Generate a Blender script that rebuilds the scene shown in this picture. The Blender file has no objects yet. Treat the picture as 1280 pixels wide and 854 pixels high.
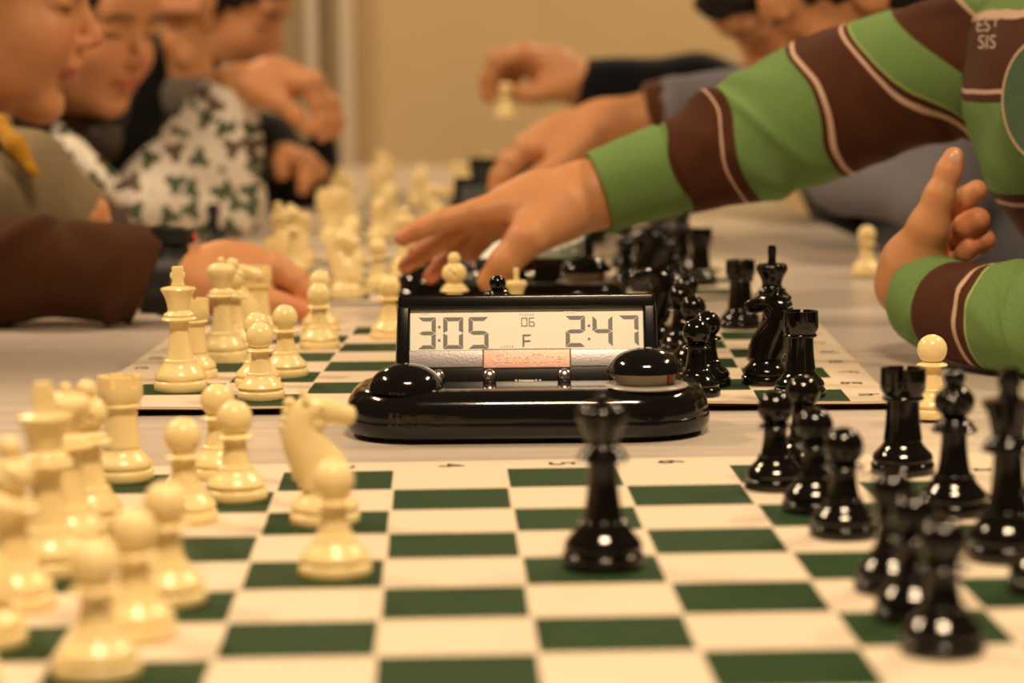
import bpy, bmesh, math, random
import numpy as np
from mathutils import Vector, Matrix, Euler

scene = bpy.context.scene
C = scene.collection
random.seed(7)
PI = math.pi

# ------------------------------------------------------------------ camera
F_PX = 3091.53                      # focal length in pixels of a 1280 wide frame
PITCH, YAW, ROLL = 0.112701, 0.0293642, -0.0116665
CAM = np.array([-0.0329722, -0.7979988, 0.207845])
_f = np.array([math.sin(YAW)*math.cos(PITCH), math.cos(YAW)*math.cos(PITCH), -math.sin(PITCH)])
_r = np.array([math.cos(YAW), -math.sin(YAW), 0.0]); _u = np.cross(_r, _f)
_R = _r*math.cos(ROLL)+_u*math.sin(ROLL); _U = -_r*math.sin(ROLL)+_u*math.cos(ROLL)
cam_d = bpy.data.cameras.new('camera'); cam = bpy.data.objects.new('camera', cam_d); C.objects.link(cam)
M = Matrix.Identity(4)
for i in range(3):
    M[i][0], M[i][1], M[i][2], M[i][3] = _R[i], _U[i], -_f[i], CAM[i]
cam.matrix_world = M
cam_d.sensor_width = 36.0; cam_d.lens = F_PX/1280*36.0
cam_d.clip_start = 0.02; cam_d.clip_end = 60
cam_d.dof.use_dof = True; cam_d.dof.focus_distance = 1.46; cam_d.dof.aperture_fstop = 6.7
scene.camera = cam

def at(u, v, Y):
    """world point at depth Y seen at a place of the survey photograph"""
    D = _f + _R*(u-640)/F_PX - _U*(v-427)/F_PX
    t = (Y-CAM[1])/D[1]
    return CAM + t*D
def on(u, v, z=0.0):
    D = _f + _R*(u-640)/F_PX - _U*(v-427)/F_PX
    return CAM + (z-CAM[2])/D[2]*D

# ------------------------------------------------------------------ world, lamps, exposure
w = bpy.data.worlds.new('world'); scene.world = w; w.use_nodes = True
bg = w.node_tree.nodes['Background']; bg.inputs[0].default_value = (1.0, 0.62, 0.30, 1); bg.inputs[1].default_value = 0.03
LAMP = (1.0, 0.735, 0.46)
# ceiling lamps of the room, 2.7 m above the floor and all above the picture: the first three are the ones
# mirrored in the timer domes and the black pieces, the two rear ones light the far boards and the back wall
def ceiling_lamp(name, x, y, sx, sy, power, z=1.95):
    l = bpy.data.lights.new(name, 'AREA'); l.shape = 'RECTANGLE'; l.size = sx; l.size_y = sy
    l.energy = power; l.color = LAMP
    o = bpy.data.objects.new(name, l); o.location = (x, y, z); C.objects.link(o)
for (nm, x, y, sx, sy, pw) in [('ceiling_lamp_left_offscreen', -1.70, 1.40, .14, .60, 25), ('ceiling_lamp_right_offscreen', 1.65, 1.35, .14, .60, 21), ('ceiling_lamp_front_offscreen', .12, -.62, .60, .11, 27),
                           ('ceiling_lamp_rear_left_offscreen', -1.25, 4.1, .14, .55, 14), ('ceiling_lamp_rear_right_offscreen', 1.2, 4.1, .14, .55, 14)]:
    ceiling_lamp(nm, x, y, sx, sy, pw)
scene.view_settings.view_transform = 'Standard'; scene.view_settings.look = 'None'
scene.view_settings.gamma = 1.0; scene.view_settings.use_curve_mapping = False
scene.view_settings.exposure = 1.07

# ------------------------------------------------------------------ helpers
def lin(c):
    return tuple(((v/255)/12.92 if v/255 <= .04045 else ((v/255+.055)/1.055)**2.4) for v in c)
def mat(name, color=(.8, .8, .8), rough=.5, metal=0.0, spec=.5, coat=0.0, bump=0.0, bscale=400, sss=0.0, noise=0.0, nscale=30):
    m = bpy.data.materials.new(name); m.use_nodes = True
    nt = m.node_tree; b = nt.nodes['Principled BSDF']
    b.inputs['Base Color'].default_value = (*color, 1); b.inputs['Roughness'].default_value = rough
    b.inputs['Metallic'].default_value = metal; b.inputs['Specular IOR Level'].default_value = spec
    b.inputs['Coat Weight'].default_value = coat; b.inputs['Coat Roughness'].default_value = .05
    if sss > 0:
        b.inputs['Subsurface Weight'].default_value = sss; b.inputs['Subsurface Radius'].default_value = (1, .5, .25)
        b.inputs['Subsurface Scale'].default_value = .004
    tc = None
    if bump or noise:
        tc = nt.nodes.new('ShaderNodeTexCoord')
    if noise:
        n = nt.nodes.new('ShaderNodeTexNoise'); n.inputs['Scale'].default_value = nscale; n.inputs['Detail'].default_value = 4
        nt.links.new(tc.outputs['Object'], n.inputs['Vector'])
        mx = nt.nodes.new('ShaderNodeMixRGB'); mx.blend_type = 'MULTIPLY'
        mr = nt.nodes.new('ShaderNodeMapRange'); mr.inputs['To Min'].default_value = 1-noise; mr.inputs['To Max'].default_value = 1+noise*.6
        nt.links.new(n.outputs['Fac'], mr.inputs['Value']); mx.inputs['Fac'].default_value = 1
        mx.inputs['Color1'].default_value = (*color, 1); nt.links.new(mr.outputs['Result'], mx.inputs['Color2'])
        nt.links.new(mx.outputs['Color'], b.inputs['Base Color'])
    if bump:
        n2 = nt.nodes.new('ShaderNodeTexNoise'); n2.inputs['Scale'].default_value = bscale; n2.inputs['Detail'].default_value = 3
        nt.links.new(tc.outputs['Object'], n2.inputs['Vector'])
        bp = nt.nodes.new('ShaderNodeBump'); bp.inputs['Strength'].default_value = bump; bp.inputs['Distance'].default_value = .002
        nt.links.new(n2.outputs['Fac'], bp.inputs['Height']); nt.links.new(bp.outputs['Normal'], b.inputs['Normal'])
    return m

def ob(name, me, m=None, parent=None, loc=None, rot=None):
    o = bpy.data.objects.new(name, me); C.objects.link(o)
    if m is not None and not me.materials: me.materials.append(m)
    if parent is not None: o.parent = parent
    if loc is not None: o.location = loc
    if rot is not None: o.rotation_euler = rot
    return o
def tag(o, label, cat, group=None):
    o['label'] = label; o['category'] = cat
    if group: o['group'] = group
    return o
def struct(o): o['kind'] = 'structure'; return o
def thing(name, label, cat, loc=(0, 0, 0), rz=0.0, group=None):
    e = bpy.data.objects.new(name, None); C.objects.link(e); e.empty_display_size = .02
    e.location = loc; e.rotation_euler = (0, 0, rz)
    return tag(e, label, cat, group)
def smooth(me, ang=None):
    me.polygons.foreach_set('use_smooth', [True]*len(me.polygons))
    if ang: me.set_sharp_from_angle(angle=math.radians(ang))
    return me
def mesh(name, verts, faces, sm=True, ang=None):
    me = bpy.data.meshes.new(name); me.from_pydata([tuple(map(float, v)) for v in verts], [], [tuple(map(int, f)) for f in faces]); me.update()
    if sm: smooth(me, ang)
    return me
def bm_mesh(name, bm, sm=False, ang=None):
    bmesh.ops.recalc_face_normals(bm, faces=bm.faces)
    me = bpy.data.meshes.new(name); bm.to_mesh(me); bm.free()
    if sm: smooth(me, ang)
    return me
def box(bm, x0, x1, y0, y1, z0, z1, bev=0.0):
    r = bmesh.ops.create_cube(bm, size=1.0)
    vs = r['verts']
    for v in vs:
        v.co = Vector((x0+(v.co.x+.5)*(x1-x0), y0+(v.co.y+.5)*(y1-y0), z0+(v.co.z+.5)*(z1-z0)))
    if bev:
        es = list({e for v in vs for e in v.link_edges})
        bmesh.ops.bevel(bm, geom=es, offset=bev, segments=3, profile=.6, affect='EDGES')
def box_me(name, x0, x1, y0, y1, z0, z1, bev=0.0):
    bm = bmesh.new(); box(bm, x0, x1, y0, y1, z0, z1, bev)
    return bm_mesh(name, bm, bev > 0, 40)
def lathe(name, prof, seg=40, ang=38, scale=.001):
    """prof: list of (r,z) in mm, from bottom axis up to top axis"""
    V = []; Fc = []; rings = []
    for r, z in prof:
        if r < 1e-6: rings.append([len(V)]); V.append((0, 0, z*scale))
        else:
            rings.append(list(range(len(V), len(V)+seg)))
            V += [(r*scale*math.cos(2*PI*i/seg), r*scale*math.sin(2*PI*i/seg), z*scale) for i in range(seg)]
    for a, b in zip(rings, rings[1:]):
        for i in range(seg):
            j = (i+1) % seg
            if len(a) == 1 and len(b) == 1: continue
            if len(a) == 1: Fc.append((a[0], b[j], b[i]))
            elif len(b) == 1: Fc.append((a[i], a[j], b[0]))
            else: Fc.append((a[i], a[j], b[j], b[i]))
    return mesh(name, V, Fc, True, ang)
def sph_prof(cz, r, n=14, z0=-1.0, z1=1.0):
    out = []
    a0, a1 = math.asin(max(-1, z0)), math.asin(min(1, z1))
    for i in range(n+1):
        a = a0+(a1-a0)*i/n
        out.append((max(0, r*math.cos(a)) if abs(abs(a)-PI/2) > 1e-4 else 0.0, cz+r*math.sin(a)))
    return out

# ------------------------------------------------------------------ materials
M_CREAM = mat('cream_plastic', (.93, .75, .385), .25, spec=.45, sss=.10, bump=.02, bscale=300)
M_BLACK = mat('black_plastic', (.005, .004, .0035), .10, spec=.5)
M_GLOSS = mat('black_gloss_plastic', (.006, .0055, .006), .10, spec=.5)
M_VINYL = mat('cream_vinyl', (.71, .60, .465), .55, spec=.2, bump=.03, bscale=160)
M_GREEN = mat('green_print', (.020, .050, .018), .60, spec=.15, noise=.12, nscale=60)
M_BACK = mat('brown_board_backing', (.10, .025, .012), .7)
M_INK = mat('black_ink', (.02, .018, .015), .6)
M_LCD = mat('lcd_panel', (.95, .95, .84), .40, spec=.7)
M_LCD2 = mat('lcd_panel_greenish', (.52, .60, .48), .25, spec=.4)
M_SEG = mat('lcd_segment', (.15, .15, .15), .4)
M_SEG2 = mat('lcd_segment_green', (.05, .09, .07), .4)
M_STEEL = mat('brushed_steel_strip', (.34, .32, .335), .34, metal=.55, bump=.05, bscale=700)
M_PANEL = mat('matt_black_panel', (.006, .005, .005), .20, spec=.25)
M_LCDK = mat('lcd_panel_dark', (.035, .042, .034), .2)
M_SILVER = mat('silver_button', (.72, .68, .64), .22, metal=1.0)
M_COPPER = mat('copper_plate', (.80, .46, .36), .45, metal=.3, bump=.1, bscale=900)
M_ETCH = mat('etched_script', (.95, .80, .70), .5)
M_BAND = mat('beige_grey_band', (.46, .38, .31), .35)
M_BEZEL = mat('satin_black_bezel', (.006, .0055, .006), .14)
M_RED = mat('red_plastic', (.30, .012, .012), .3)
M_GREYRING = mat('grey_plastic_ring', (.36, .33, .31), .35)
M_WHITEINK = mat('white_ink', (.75, .72, .68), .5)
M_REDINK = mat('red_ink', (.30, .08, .06), .5)
M_GOLD = mat('gold_edge', (.75, .50, .14), .3, metal=.8)

# ------------------------------------------------------------------ setting
def table_mat():
    m = bpy.data.materials.new('pale_wood_laminate'); m.use_nodes = True; nt = m.node_tree; b = nt.nodes['Principled BSDF']
    tc = nt.nodes.new('ShaderNodeTexCoord'); mp = nt.nodes.new('ShaderNodeMapping'); mp.inputs['Scale'].default_value = (1.3, 26, 1)
    n = nt.nodes.new('ShaderNodeTexNoise'); n.inputs['Scale'].default_value = 3.0; n.inputs['Detail'].default_value = 6
    cr = nt.nodes.new('ShaderNodeValToRGB'); cr.color_ramp.elements[0].position = .32; cr.color_ramp.elements[1].position = .7
    cr.color_ramp.elements[0].color = (.53, .455, .39, 1); cr.color_ramp.elements[1].color = (.65, .57, .495, 1)
    nt.links.new(tc.outputs['Object'], mp.inputs['Vector']); nt.links.new(mp.outputs['Vector'], n.inputs['Vector'])
    nt.links.new(n.outputs['Fac'], cr.inputs['Fac']); nt.links.new(cr.outputs['Color'], b.inputs['Base Color'])
    b.inputs['Roughness'].default_value = .30; b.inputs['Specular IOR Level'].default_value = .5
    return m
M_TABLE = table_mat()
M_EDGE = mat('dark_table_edge', (.10, .075, .055), .5)
M_METAL = mat('table_leg_metal', (.12, .12, .12), .35, metal=.8)
TZ = -.0018
def table(y0, y1, label):
    t = thing('table', label, 'table', (0.01, (y0+y1)/2, -.745), 0, 'long tables pushed end to end')
    hy = (y1-y0)/2; top = .745+TZ
    ob('table_top', box_me('table_top', -.47, .45, -hy+.001, hy-.001, top-.026, top, .003), M_TABLE, t)
    ob('edge_band', box_me('edge_band', -.466, .446, -hy+.004, hy-.004, top-.040, top-.0262), M_EDGE, t)
    me = None
    for sx in (-1, 1):
        for sy in (-1, 1):
            if me is None: me = box_me('leg', -.02, .02, -.02, .02, 0, top-.0402, .004)
            ob('leg', me, M_METAL, t, (sx*.40-.01, sy*(hy-.12), 0))
table(-.62, 1.765, 'pale wood-grain table under the board with the digital timer reading 3:05')
table(1.768, 3.30, 'pale wood-grain table joined behind the first, carrying the farther boards')
table(3.303, 4.30, 'pale wood-grain table end in front of the tan wall')

M_FLOOR = mat('brown_floor', (.16, .11, .07), .4, noise=.15, nscale=6)
struct(ob('floor', box_me('floor', -4, 4, -3, 5.4, -.80, -.745), M_FLOOR))
M_WALL = mat('tan_plaster', (.74, .555, .30), .85, bump=.25, bscale=25, noise=.10, nscale=4)
struct(ob('wall_back', box_me('wall_back', -4, 4, 5.2, 5.3, -.745, 2.0), M_WALL))
M_TRIM = mat('pale_painted_trim', (.80, .66, .52), .45)
M_DOOR = mat('grey_tan_door', (.47, .37, .225), .6, noise=.06)
def vstrip(name, u0, u1, depth, m):
    a, b = at(u0, 100, 5.2), at(u1, 100, 5.2)
    o = ob(name, box_me(name, 0, b[0]-a[0], -depth, -.0005, 0, 2.74, min(.006, depth/3)), m, None, (a[0], 5.2, -.745))
    return struct(o)
vstrip('door_1', 150, 383, .012, M_DOOR)
vstrip('trim_1', 384, 399, .05, M_TRIM)
vstrip('door_2', 400, 425, .010, M_DOOR)
vstrip('trim_2', 426, 444, .06, M_TRIM)

# ------------------------------------------------------------------ boards
S = .05715
M_LETTER = M_INK
def text_me(body, size, shear=0.0):
    cu = bpy.data.curves.new('text', 'FONT'); cu.body = body; cu.size = size; cu.align_x = 'CENTER'; cu.align_y = 'CENTER'; cu.shear = shear
    o = bpy.data.objects.new('text', cu); C.objects.link(o)
    dg = bpy.context.evaluated_depsgraph_get(); dg.update()
    me = bpy.data.meshes.new_from_object(o.evaluated_get(dg)); bpy.data.objects.remove(o); bpy.data.curves.remove(cu)
    me.name = 'text'; me.materials.clear()
    return me
GLYPH = {c: text_me(c, .020) for c in '12345678abcdefgh'}
BORDER = .026
def board(cx, cy, rz, label, curl=0.0, glyphs=True, s=1.0):
    t = thing('chess_board', label, 'chess board', (cx, cy, 0), rz, 'green and cream roll-up boards')
    H = 4*S*s; B = H+BORDER; g = .0006
    xs = [-B, -H-.006]; 
    for i in range(8): xs += [-H+i*S*s+g, -H+(i+1)*S*s-g]
    xs += [H+.006, B]
    ys = list(xs)
    ys = [-B, -B+.006, -B+.013, -B+.019] + ys[1:]
    def zf(x, y):
        e = max(0, (-H-.004)-y)/(B-H-.004)
        return curl*e*e*(1+.25*math.sin(x*17+1))
    V = []; Fc = []; mi = []
    nx, ny = len(xs), len(ys)
    for y in ys:
        for x in xs: V.append((x, y, zf(x, y)))
    base = len(V)
    for y in ys:
        for x in xs: V.append((x, y, zf(x, y)-.0016))
    for j in range(ny-1):
        for i in range(nx-1):
            a = j*nx+i
            xm, ym = (xs[i]+xs[i+1])/2, (ys[j]+ys[j+1])/2
            dark = False
            if abs(xm) < H and abs(ym) < H and xs[i+1]-xs[i] > .01 and ys[j+1]-ys[j] > .01:
                c = int((xm+H)//(S*s)); r = int((ym+H)//(S*s))      # c: rank from cream side, r: row from the near side
                dark = (c+r) % 2 == 1
            Fc.append((a, a+1, a+nx+1, a+nx)); mi.append(1 if dark else 0)
            b = base+a
            Fc.append((b, b+nx, b+nx+1, b+1)); mi.append(2)
    for i in range(nx-1):
        Fc.append((i, base+i, base+i+1, i+1)); mi.append(0)
        a = (ny-1)*nx+i; Fc.append((a, a+1, base+a+1, base+a)); mi.append(0)
    for j in range(ny-1):
        a = j*nx; Fc.append((a, a+nx, base+a+nx, base+a)); mi.append(0)
        a = j*nx+nx-1; Fc.append((a, base+a, base+a+nx, a+nx)); mi.append(0)
    me = mesh('sheet', V, Fc, False)
    for m in (M_VINYL, M_GREEN, M_BACK): me.materials.append(m)
    me.polygons.foreach_set('material_index', mi)
    ob('sheet', me, None, t)
    if glyphs:
        for k in range(8):
            p = -H+(k+.5)*S*s; bb = H+BORDER*.5
            ob('rank_number', GLYPH['12345678'[k]], M_INK, t, (p, bb-.001, .0004), (0, 0, -PI/2))
            ob('rank_number', GLYPH['12345678'[k]], M_INK, t, (p, -bb, .0006+zf(p, -bb)), (0, 0, PI/2))
            ob('file_letter', GLYPH['hgfedcba'[k]], M_INK, t, (bb, p, .0004), (0, 0, -PI/2))
            ob('file_letter', GLYPH['hgfedcba'[k]], M_INK, t, (-bb, p, .0004), (0, 0, -PI/2))
    return t
B1 = (0, 4*S, 0.0, 1.0); B2 = (.0027, .9235, -.0505, .99); B3 = (.02, 1.612, .0, 1.0); B4 = (.045, 2.33, -.01, 1.0); B5 = (.085, 2.98, -.01, 1.0)
board(B1[0], B1[1], B1[2], 'green and cream roll-up chess board in front of the timer reading 3:05', -.0, True)
board(B2[0], B2[1], B2[2], 'green and cream roll-up chess board with curled edge behind the timer reading 3:05', .0050, True, .99)
board(B3[0], B3[1], B3[2], 'green and cream roll-up chess board behind the timer under the reaching hand', .0012)
board(B4[0], B4[1], B4[2], 'green and cream roll-up chess board beside the leaf-print sleeve', .001, False)
board(B5[0], B5[1], B5[2], 'green and cream roll-up chess board farthest back, before the tan wall', .001, False)
def sq(Bd, c, r):
    """c along the ranks from the cream side, r rows from the near edge (both in squares)"""
    x, y = (c-4)*S*Bd[3], (r-4)*S*Bd[3]
    ca, sa = math.cos(Bd[2]), math.sin(Bd[2])
    return (Bd[0]+x*ca-y*sa, Bd[1]+x*sa+y*ca)

# ------------------------------------------------------------------ chess piece meshes (mm)
def base_prof(R, h):
    k = h/16.5
    return [(0, 0), (R-.5, 0), (R, .7), (R, 4.2*k), (R-.5, 5*k), (R-1.5, 5.5*k), (R-.9, 6.2*k), (R-.6, 7.4*k), (R-1.5, 9.3*k),
            (R-3.6, 11.3*k), (R-5.6, 13.4*k), (R-6.5, 15*k), (R-6.5, 16*k), (R-7.5, h), (0, h)]
def stem_prof(r0, z0, r1, z1):
    out = [(0, z0-.3)]
    for i in range(9):
        t = i/8; out.append((r0+(r1-r0)*(1-(1-t)**2.2), z0-.3+(z1-z0+.6)*t))
    return out+[(0, z1+.3)]
def ring(prof): return [(0, prof[0][1])]+prof+[(0, prof[-1][1])]
PM = {}
PM['pawn'] = [('base', lathe('pawn_base', base_prof(15, 16.8))),
              ('stem', lathe('pawn_stem', stem_prof(7.3, 16.8, 5.5, 29.6))),
              ('collar', lathe('pawn_collar', ring([(5.4, 29.2), (8.7, 29.8), (9.0, 30.4), (8.6, 31.0), (5.4, 32.2)]), ang=60)),
              ('head', lathe('pawn_head', sph_prof(39.4, 8.7, 20)))]
def rook_head():
    bm = bmesh.new(); seg = 60; ro = 11.4; ri = 7.6
    z0, zf, zn, zt = 39.0, 45.0, 47.6, 53.0
    def P(r, a, z): return bm.verts.new((r*.001*math.cos(a), r*.001*math.sin(a), z*.001))
    A = [2*PI*i/seg for i in range(seg)]
    solid = [(i % 10) not in (0, 1) for i in range(seg)]      # six narrow notches
    bot = [P(9.6, a, z0) for a in A]; flare = [P(ro, a, 42.5) for a in A]; out = [P(ro, a, zn) for a in A]
    inn = [P(ri, a, zn) for a in A]; flo = [P(ri, a, zf) for a in A]; c0 = P(0, 0, z0); c1 = P(0, 0, zf)
    ot = [P(ro-.2, a, zt) for a in A]; it = [P(ri, a, zt) for a in A]
    for i in range(seg):
        j = (i+1) % seg
        bm.faces.new((c0, bot[j], bot[i])); bm.faces.new((bot[i], bot[j], flare[j], flare[i])); bm.faces.new((flare[i], flare[j], out[j], out[i]))
        bm.faces.new((flo[i], flo[j], c1)); bm.faces.new((inn[i], inn[j], flo[j], flo[i]))
        if solid[i]:
            bm.faces.new((out[i], out[j], ot[j], ot[i])); bm.faces.new((ot[i], ot[j], it[j], it[i])); bm.faces.new((it[i], it[j], inn[j], inn[i]))
            if not solid[i-1]: bm.faces.new((out[i], ot[i], it[i], inn[i]))
            if not solid[j]: bm.faces.new((out[j], inn[j], it[j], ot[j]))
        else: bm.faces.new((out[i], out[j], inn[j], inn[i]))
    bmesh.ops.delete(bm, geom=[v for v in bm.verts if not v.link_faces], context='VERTS')
    return bm_mesh('rook_head', bm, True, 35)
PM['rook'] = [('base', lathe('rook_base', base_prof(16, 17.5))),
              ('stem', lathe('rook_stem', stem_prof(9.8, 17.5, 8.3, 36.8))),
              ('collar', lathe('rook_collar', ring([(8.0, 36.4), (10.2, 37.0), (10.6, 37.9), (10.2, 38.7), (9.2, 39.3)]), ang=60)),
              ('head', rook_head())]
def bishop_head():
    prof = [(0, 43.6), (5, 43.8)]
    for i in range(1, 30):
        a = -PI/2+.5+(PI-.5)*i/29
        prof.append((max(.0, 9.3*math.cos(a)), 51.8+(7.9 if a > 0 else 8.2)*math.sin(a)))
    prof[-1] = (0, prof[-1][1])
    me = lathe('bishop_head', prof, 72, None)
    for v in me.vertices:                       # the slanting mitre slot
        x, y, z = v.co.x*1000, v.co.y*1000, v.co.z*1000-53.8
        d = abs(.78*z+.62*x+.5)
        if d < .75 and y < 1.5 and z > -4: v.co.x *= .82; v.co.y *= .82
    return me
PM['bishop'] = [('base', lathe('bishop_base', base_prof(16, 18.5))),
                ('stem', lathe('bishop_stem', stem_prof(8.0, 18.5, 5.8, 38.0))),
                ('collar', lathe('bishop_collar', ring([(5.6, 37.4), (10.4, 38.0), (10.8, 38.9), (10.0, 39.9), (8.6, 40.4), (9.0, 41.4), (8.3, 42.4), (6.6, 42.9), (6.2, 44.2)]), ang=60)),
                ('head', bishop_head()),
                ('finial', lathe('bishop_finial', sph_prof(62.4, 4.9, 12), 28))]
def queen_head():
    prof = [(0, 50.6), (6.0, 50.8), (6.6, 53), (7.7, 56), (9.2, 59), (10.4, 61.6), (10.7, 63.6), (10.2, 65.3), (8.8, 66.8), (6.4, 68), (3.4, 68.8), (0, 69)]
    me = lathe('queen_head', prof, 64, None)
    for v in me.vertices:
        z = v.co.z*1000; r = math.hypot(v.co.x, v.co.y)*1000; a = math.atan2(v.co.y, v.co.x)
        if 60 < z < 68.2 and r > 5:
            k = 1-.07*max(0, 1-abs(z-64.6)/4.5)*(1-abs(math.cos(4*a)))**2*2
            v.co.x *= k; v.co.y *= k
    return me
PM['queen'] = [('base', lathe('queen_base', base_prof(17, 20))),
               ('stem', lathe('queen_stem', stem_prof(8.6, 20, 6.0, 44.5))),
               ('collar', lathe('queen_collar', ring([(5.8, 44), (10.6, 44.7), (11.0, 45.6), (10.0, 46.7), (8.8, 47.2), (9.4, 48.2), (8.4, 49.4), (6.6, 50), (6.0, 51.2)]), ang=60)),
               ('head', queen_head()),
               ('finial', lathe('queen_finial', sph_prof(70.3, 2.7, 10), 20))]
def king_finial(z0=67.2):
    bm = bmesh.new()
    k = .001
    box(bm, -3.6*k, 3.6*k, -2.7*k, 2.7*k, z0*k, (z0+12.8)*k, .8*k)
    box(bm, -4.8*k, 4.8*k, -2.6*k, 2.6*k, (z0+5.0)*k, (z0+9.2)*k, 1.4*k)
    box(bm, -4.2*k, 4.2*k, -3.0*k, 3.0*k, z0*k, (z0+2.2)*k, .8*k)
    return bm_mesh('king_finial', bm, True, 50)
PM['king'] = [('base', lathe('king_base', base_prof(17.2, 20.5))),
              ('stem', lathe('king_stem', stem_prof(8.8, 20.5, 6.2, 45.0))),
              ('collar', lathe('king_collar', ring([(6, 44.5), (11.0, 45.2), (11.5, 46.2), (10.6, 47.2), (9.2, 47.8), (9.8, 48.9), (9.0, 50.1), (7.4, 50.7), (7.0, 52)]), ang=60)),
              ('head', lathe('king_head', [(0, 51.4), (6.9, 51.6), (7.2, 54), (8.0, 58), (9.4, 61.8), (11.0, 64.4), (11.4, 65.4), (10.9, 66.3), (8, 66.9), (4.6, 67.4), (0, 67.6)])),
              ('finial', king_finial())]
def lobed_crown():
    prof = [(0, 51.4), (6.6, 51.6), (6.9, 54), (7.6, 57), (9.2, 60), (10.9, 62.4), (11.3, 64.2), (10.8, 66), (9.4, 67.2), (6, 66.6), (0, 66.4)]
    me = lathe('lobed_crown', prof, 64, None)
    for v in me.vertices:
        z = v.co.z*1000; r = math.hypot(v.co.x, v.co.y)*1000; a = math.atan2(v.co.y, v.co.x)
        if z > 61 and r > 5:
            k = 1-.16*(1-abs(math.cos(3*a)))**2*max(0, 1-abs(z-65.5)/4.5); v.co.x *= k; v.co.y *= k
    return me
PM['lobed_king'] = [PM['king'][0], PM['king'][1], PM['king'][2], ('head', lobed_crown()),
                    ('finial', lathe('post_finial', [(0, 66), (3.2, 66.1), (3.0, 68), (2.7, 71), (3.0, 76), (2.9, 79), (2.0, 80), (0, 80.2)], 24))]
# knight: head and neck lofted along a bent line, with ears and mane ridge
def knight_head():
    path = [(.5, 17.0, 12.4, 10.0), (.2, 20, 12.6, 9.6), (-1.6, 26, 12.0, 8.8), (-5.0, 32, 10.4, 7.8), (-8.6, 38, 9.0, 7.0), (-10.4, 44, 8.2, 6.6),
            (-9.2, 49.5, 7.4, 6.3), (-5.0, 52.6, 6.6, 6.0), (.2, 52.4, 5.9, 5.5), (5.6, 50.8, 5.2, 4.8), (10.0, 49.4, 4.9, 4.6), (13.2, 48.6, 4.4, 4.2), (14.6, 48.2, 2.0, 2.2)]
    V = []; Fc = []; seg = 24
    n = len(path)
    for i, (x, z, ra, rb) in enumerate(path):
        p0, p1 = path[max(0, i-1)], path[min(n-1, i+1)]
        tx, tz = p1[0]-p0[0], p1[1]-p0[1]; L = math.hypot(tx, tz); tx /= L; tz /= L
        if i < 2: tx, tz = 0, 1
        nx_, nz_ = tz, -tx                      # in-plane normal: front side
        for k in range(seg):
            a = 2*PI*k/seg
            rr = ra*(1+(.16*max(0, -math.cos(a))**6 if 2 <= i <= 6 else 0))
            V.append(((x+nx_*rr*math.cos(a))*.001, rb*math.sin(a)*.001, (z+nz_*rr*math.cos(a))*.001))
    for i in range(n-1):
        for k in range(seg):
            j = (k+1) % seg
            Fc.append((i*seg+k, i*seg+j, (i+1)*seg+j, (i+1)*seg+k))
    Fc.append(tuple(range(seg))[::-1]); Fc.append(tuple((n-1)*seg+k for k in range(seg)))
    me = mesh('knight_head', V, Fc, True, 60)
    bm = bmesh.new(); bm.from_mesh(me)
    for s in (-1, 1):                           # ears
        r = bmesh.ops.create_cone(bm, segments=12, radius1=.0026, radius2=.0006, depth=.0055, cap_ends=True)
        for v in r['verts']: v.co = Matrix.Rotation(math.radians(-18), 3, 'Y') @ v.co + Vector((-.0085, s*.0036, .0590))
        r = bmesh.ops.create_icosphere(bm, subdivisions=2, radius=.0015)
        for v in r['verts']: v.co += Vector((-.0010, s*.0052, .0540))
    for i in range(9):                          # mane curls
        t = i/8; x = -17.6+abs(t-.6)*(6 if t > .6 else 12); z = 26+t*30
        r = bmesh.ops.create_icosphere(bm, subdivisions=2, radius=.0026)
        for v in r['verts']: v.co = Vector((v.co.x*1.1, v.co.y*1.25, v.co.z*1.05)) + Vector((x*.001, 0, z*.001))
    r = bmesh.ops.create_icosphere(bm, subdivisions=2, radius=.0046)   # jaw
    for v in r['verts']: v.co = Vector((v.co.x*1.2, v.co.y*1.15, v.co.z*1.1)) + Vector((-.0035, 0, .0465))
    bm.to_mesh(me); bm.free(); smooth(me, 60)
    return me
PM['knight'] = [('base', lathe('knight_base', base_prof(16, 17.5))), ('head', knight_head())]

LABEL_TAIL = {}
def piece(kind, col, x, y, label, rz=0.0, z=0.0, sc=1.0, group=None):
    nm = {'lobed_king': 'king'}.get(kind, kind)
    t = thing('chess_'+nm, label, 'chess piece', (x, y, z), rz, group)
    t.scale = (sc, sc, sc)
    for pn, me in PM[kind]:
        key = (me.name, col)
        if key not in LABEL_TAIL:
            m2 = me.copy(); m2.name = me.name; m2.materials.append(M_CREAM if col == 'cream' else M_BLACK); LABEL_TAIL[key] = m2
        ob(pn, LABEL_TAIL[key], None, t)
    return t
def put(Bd, group, rows):
    for kind, col, c, r, label, *rest in rows:
        x, y = sq(Bd, c, r)
        piece(kind, col, x, y, label, rest[0] if rest else 0.0, 0.0, rest[1] if len(rest) > 1 else 1.0, group)
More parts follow.
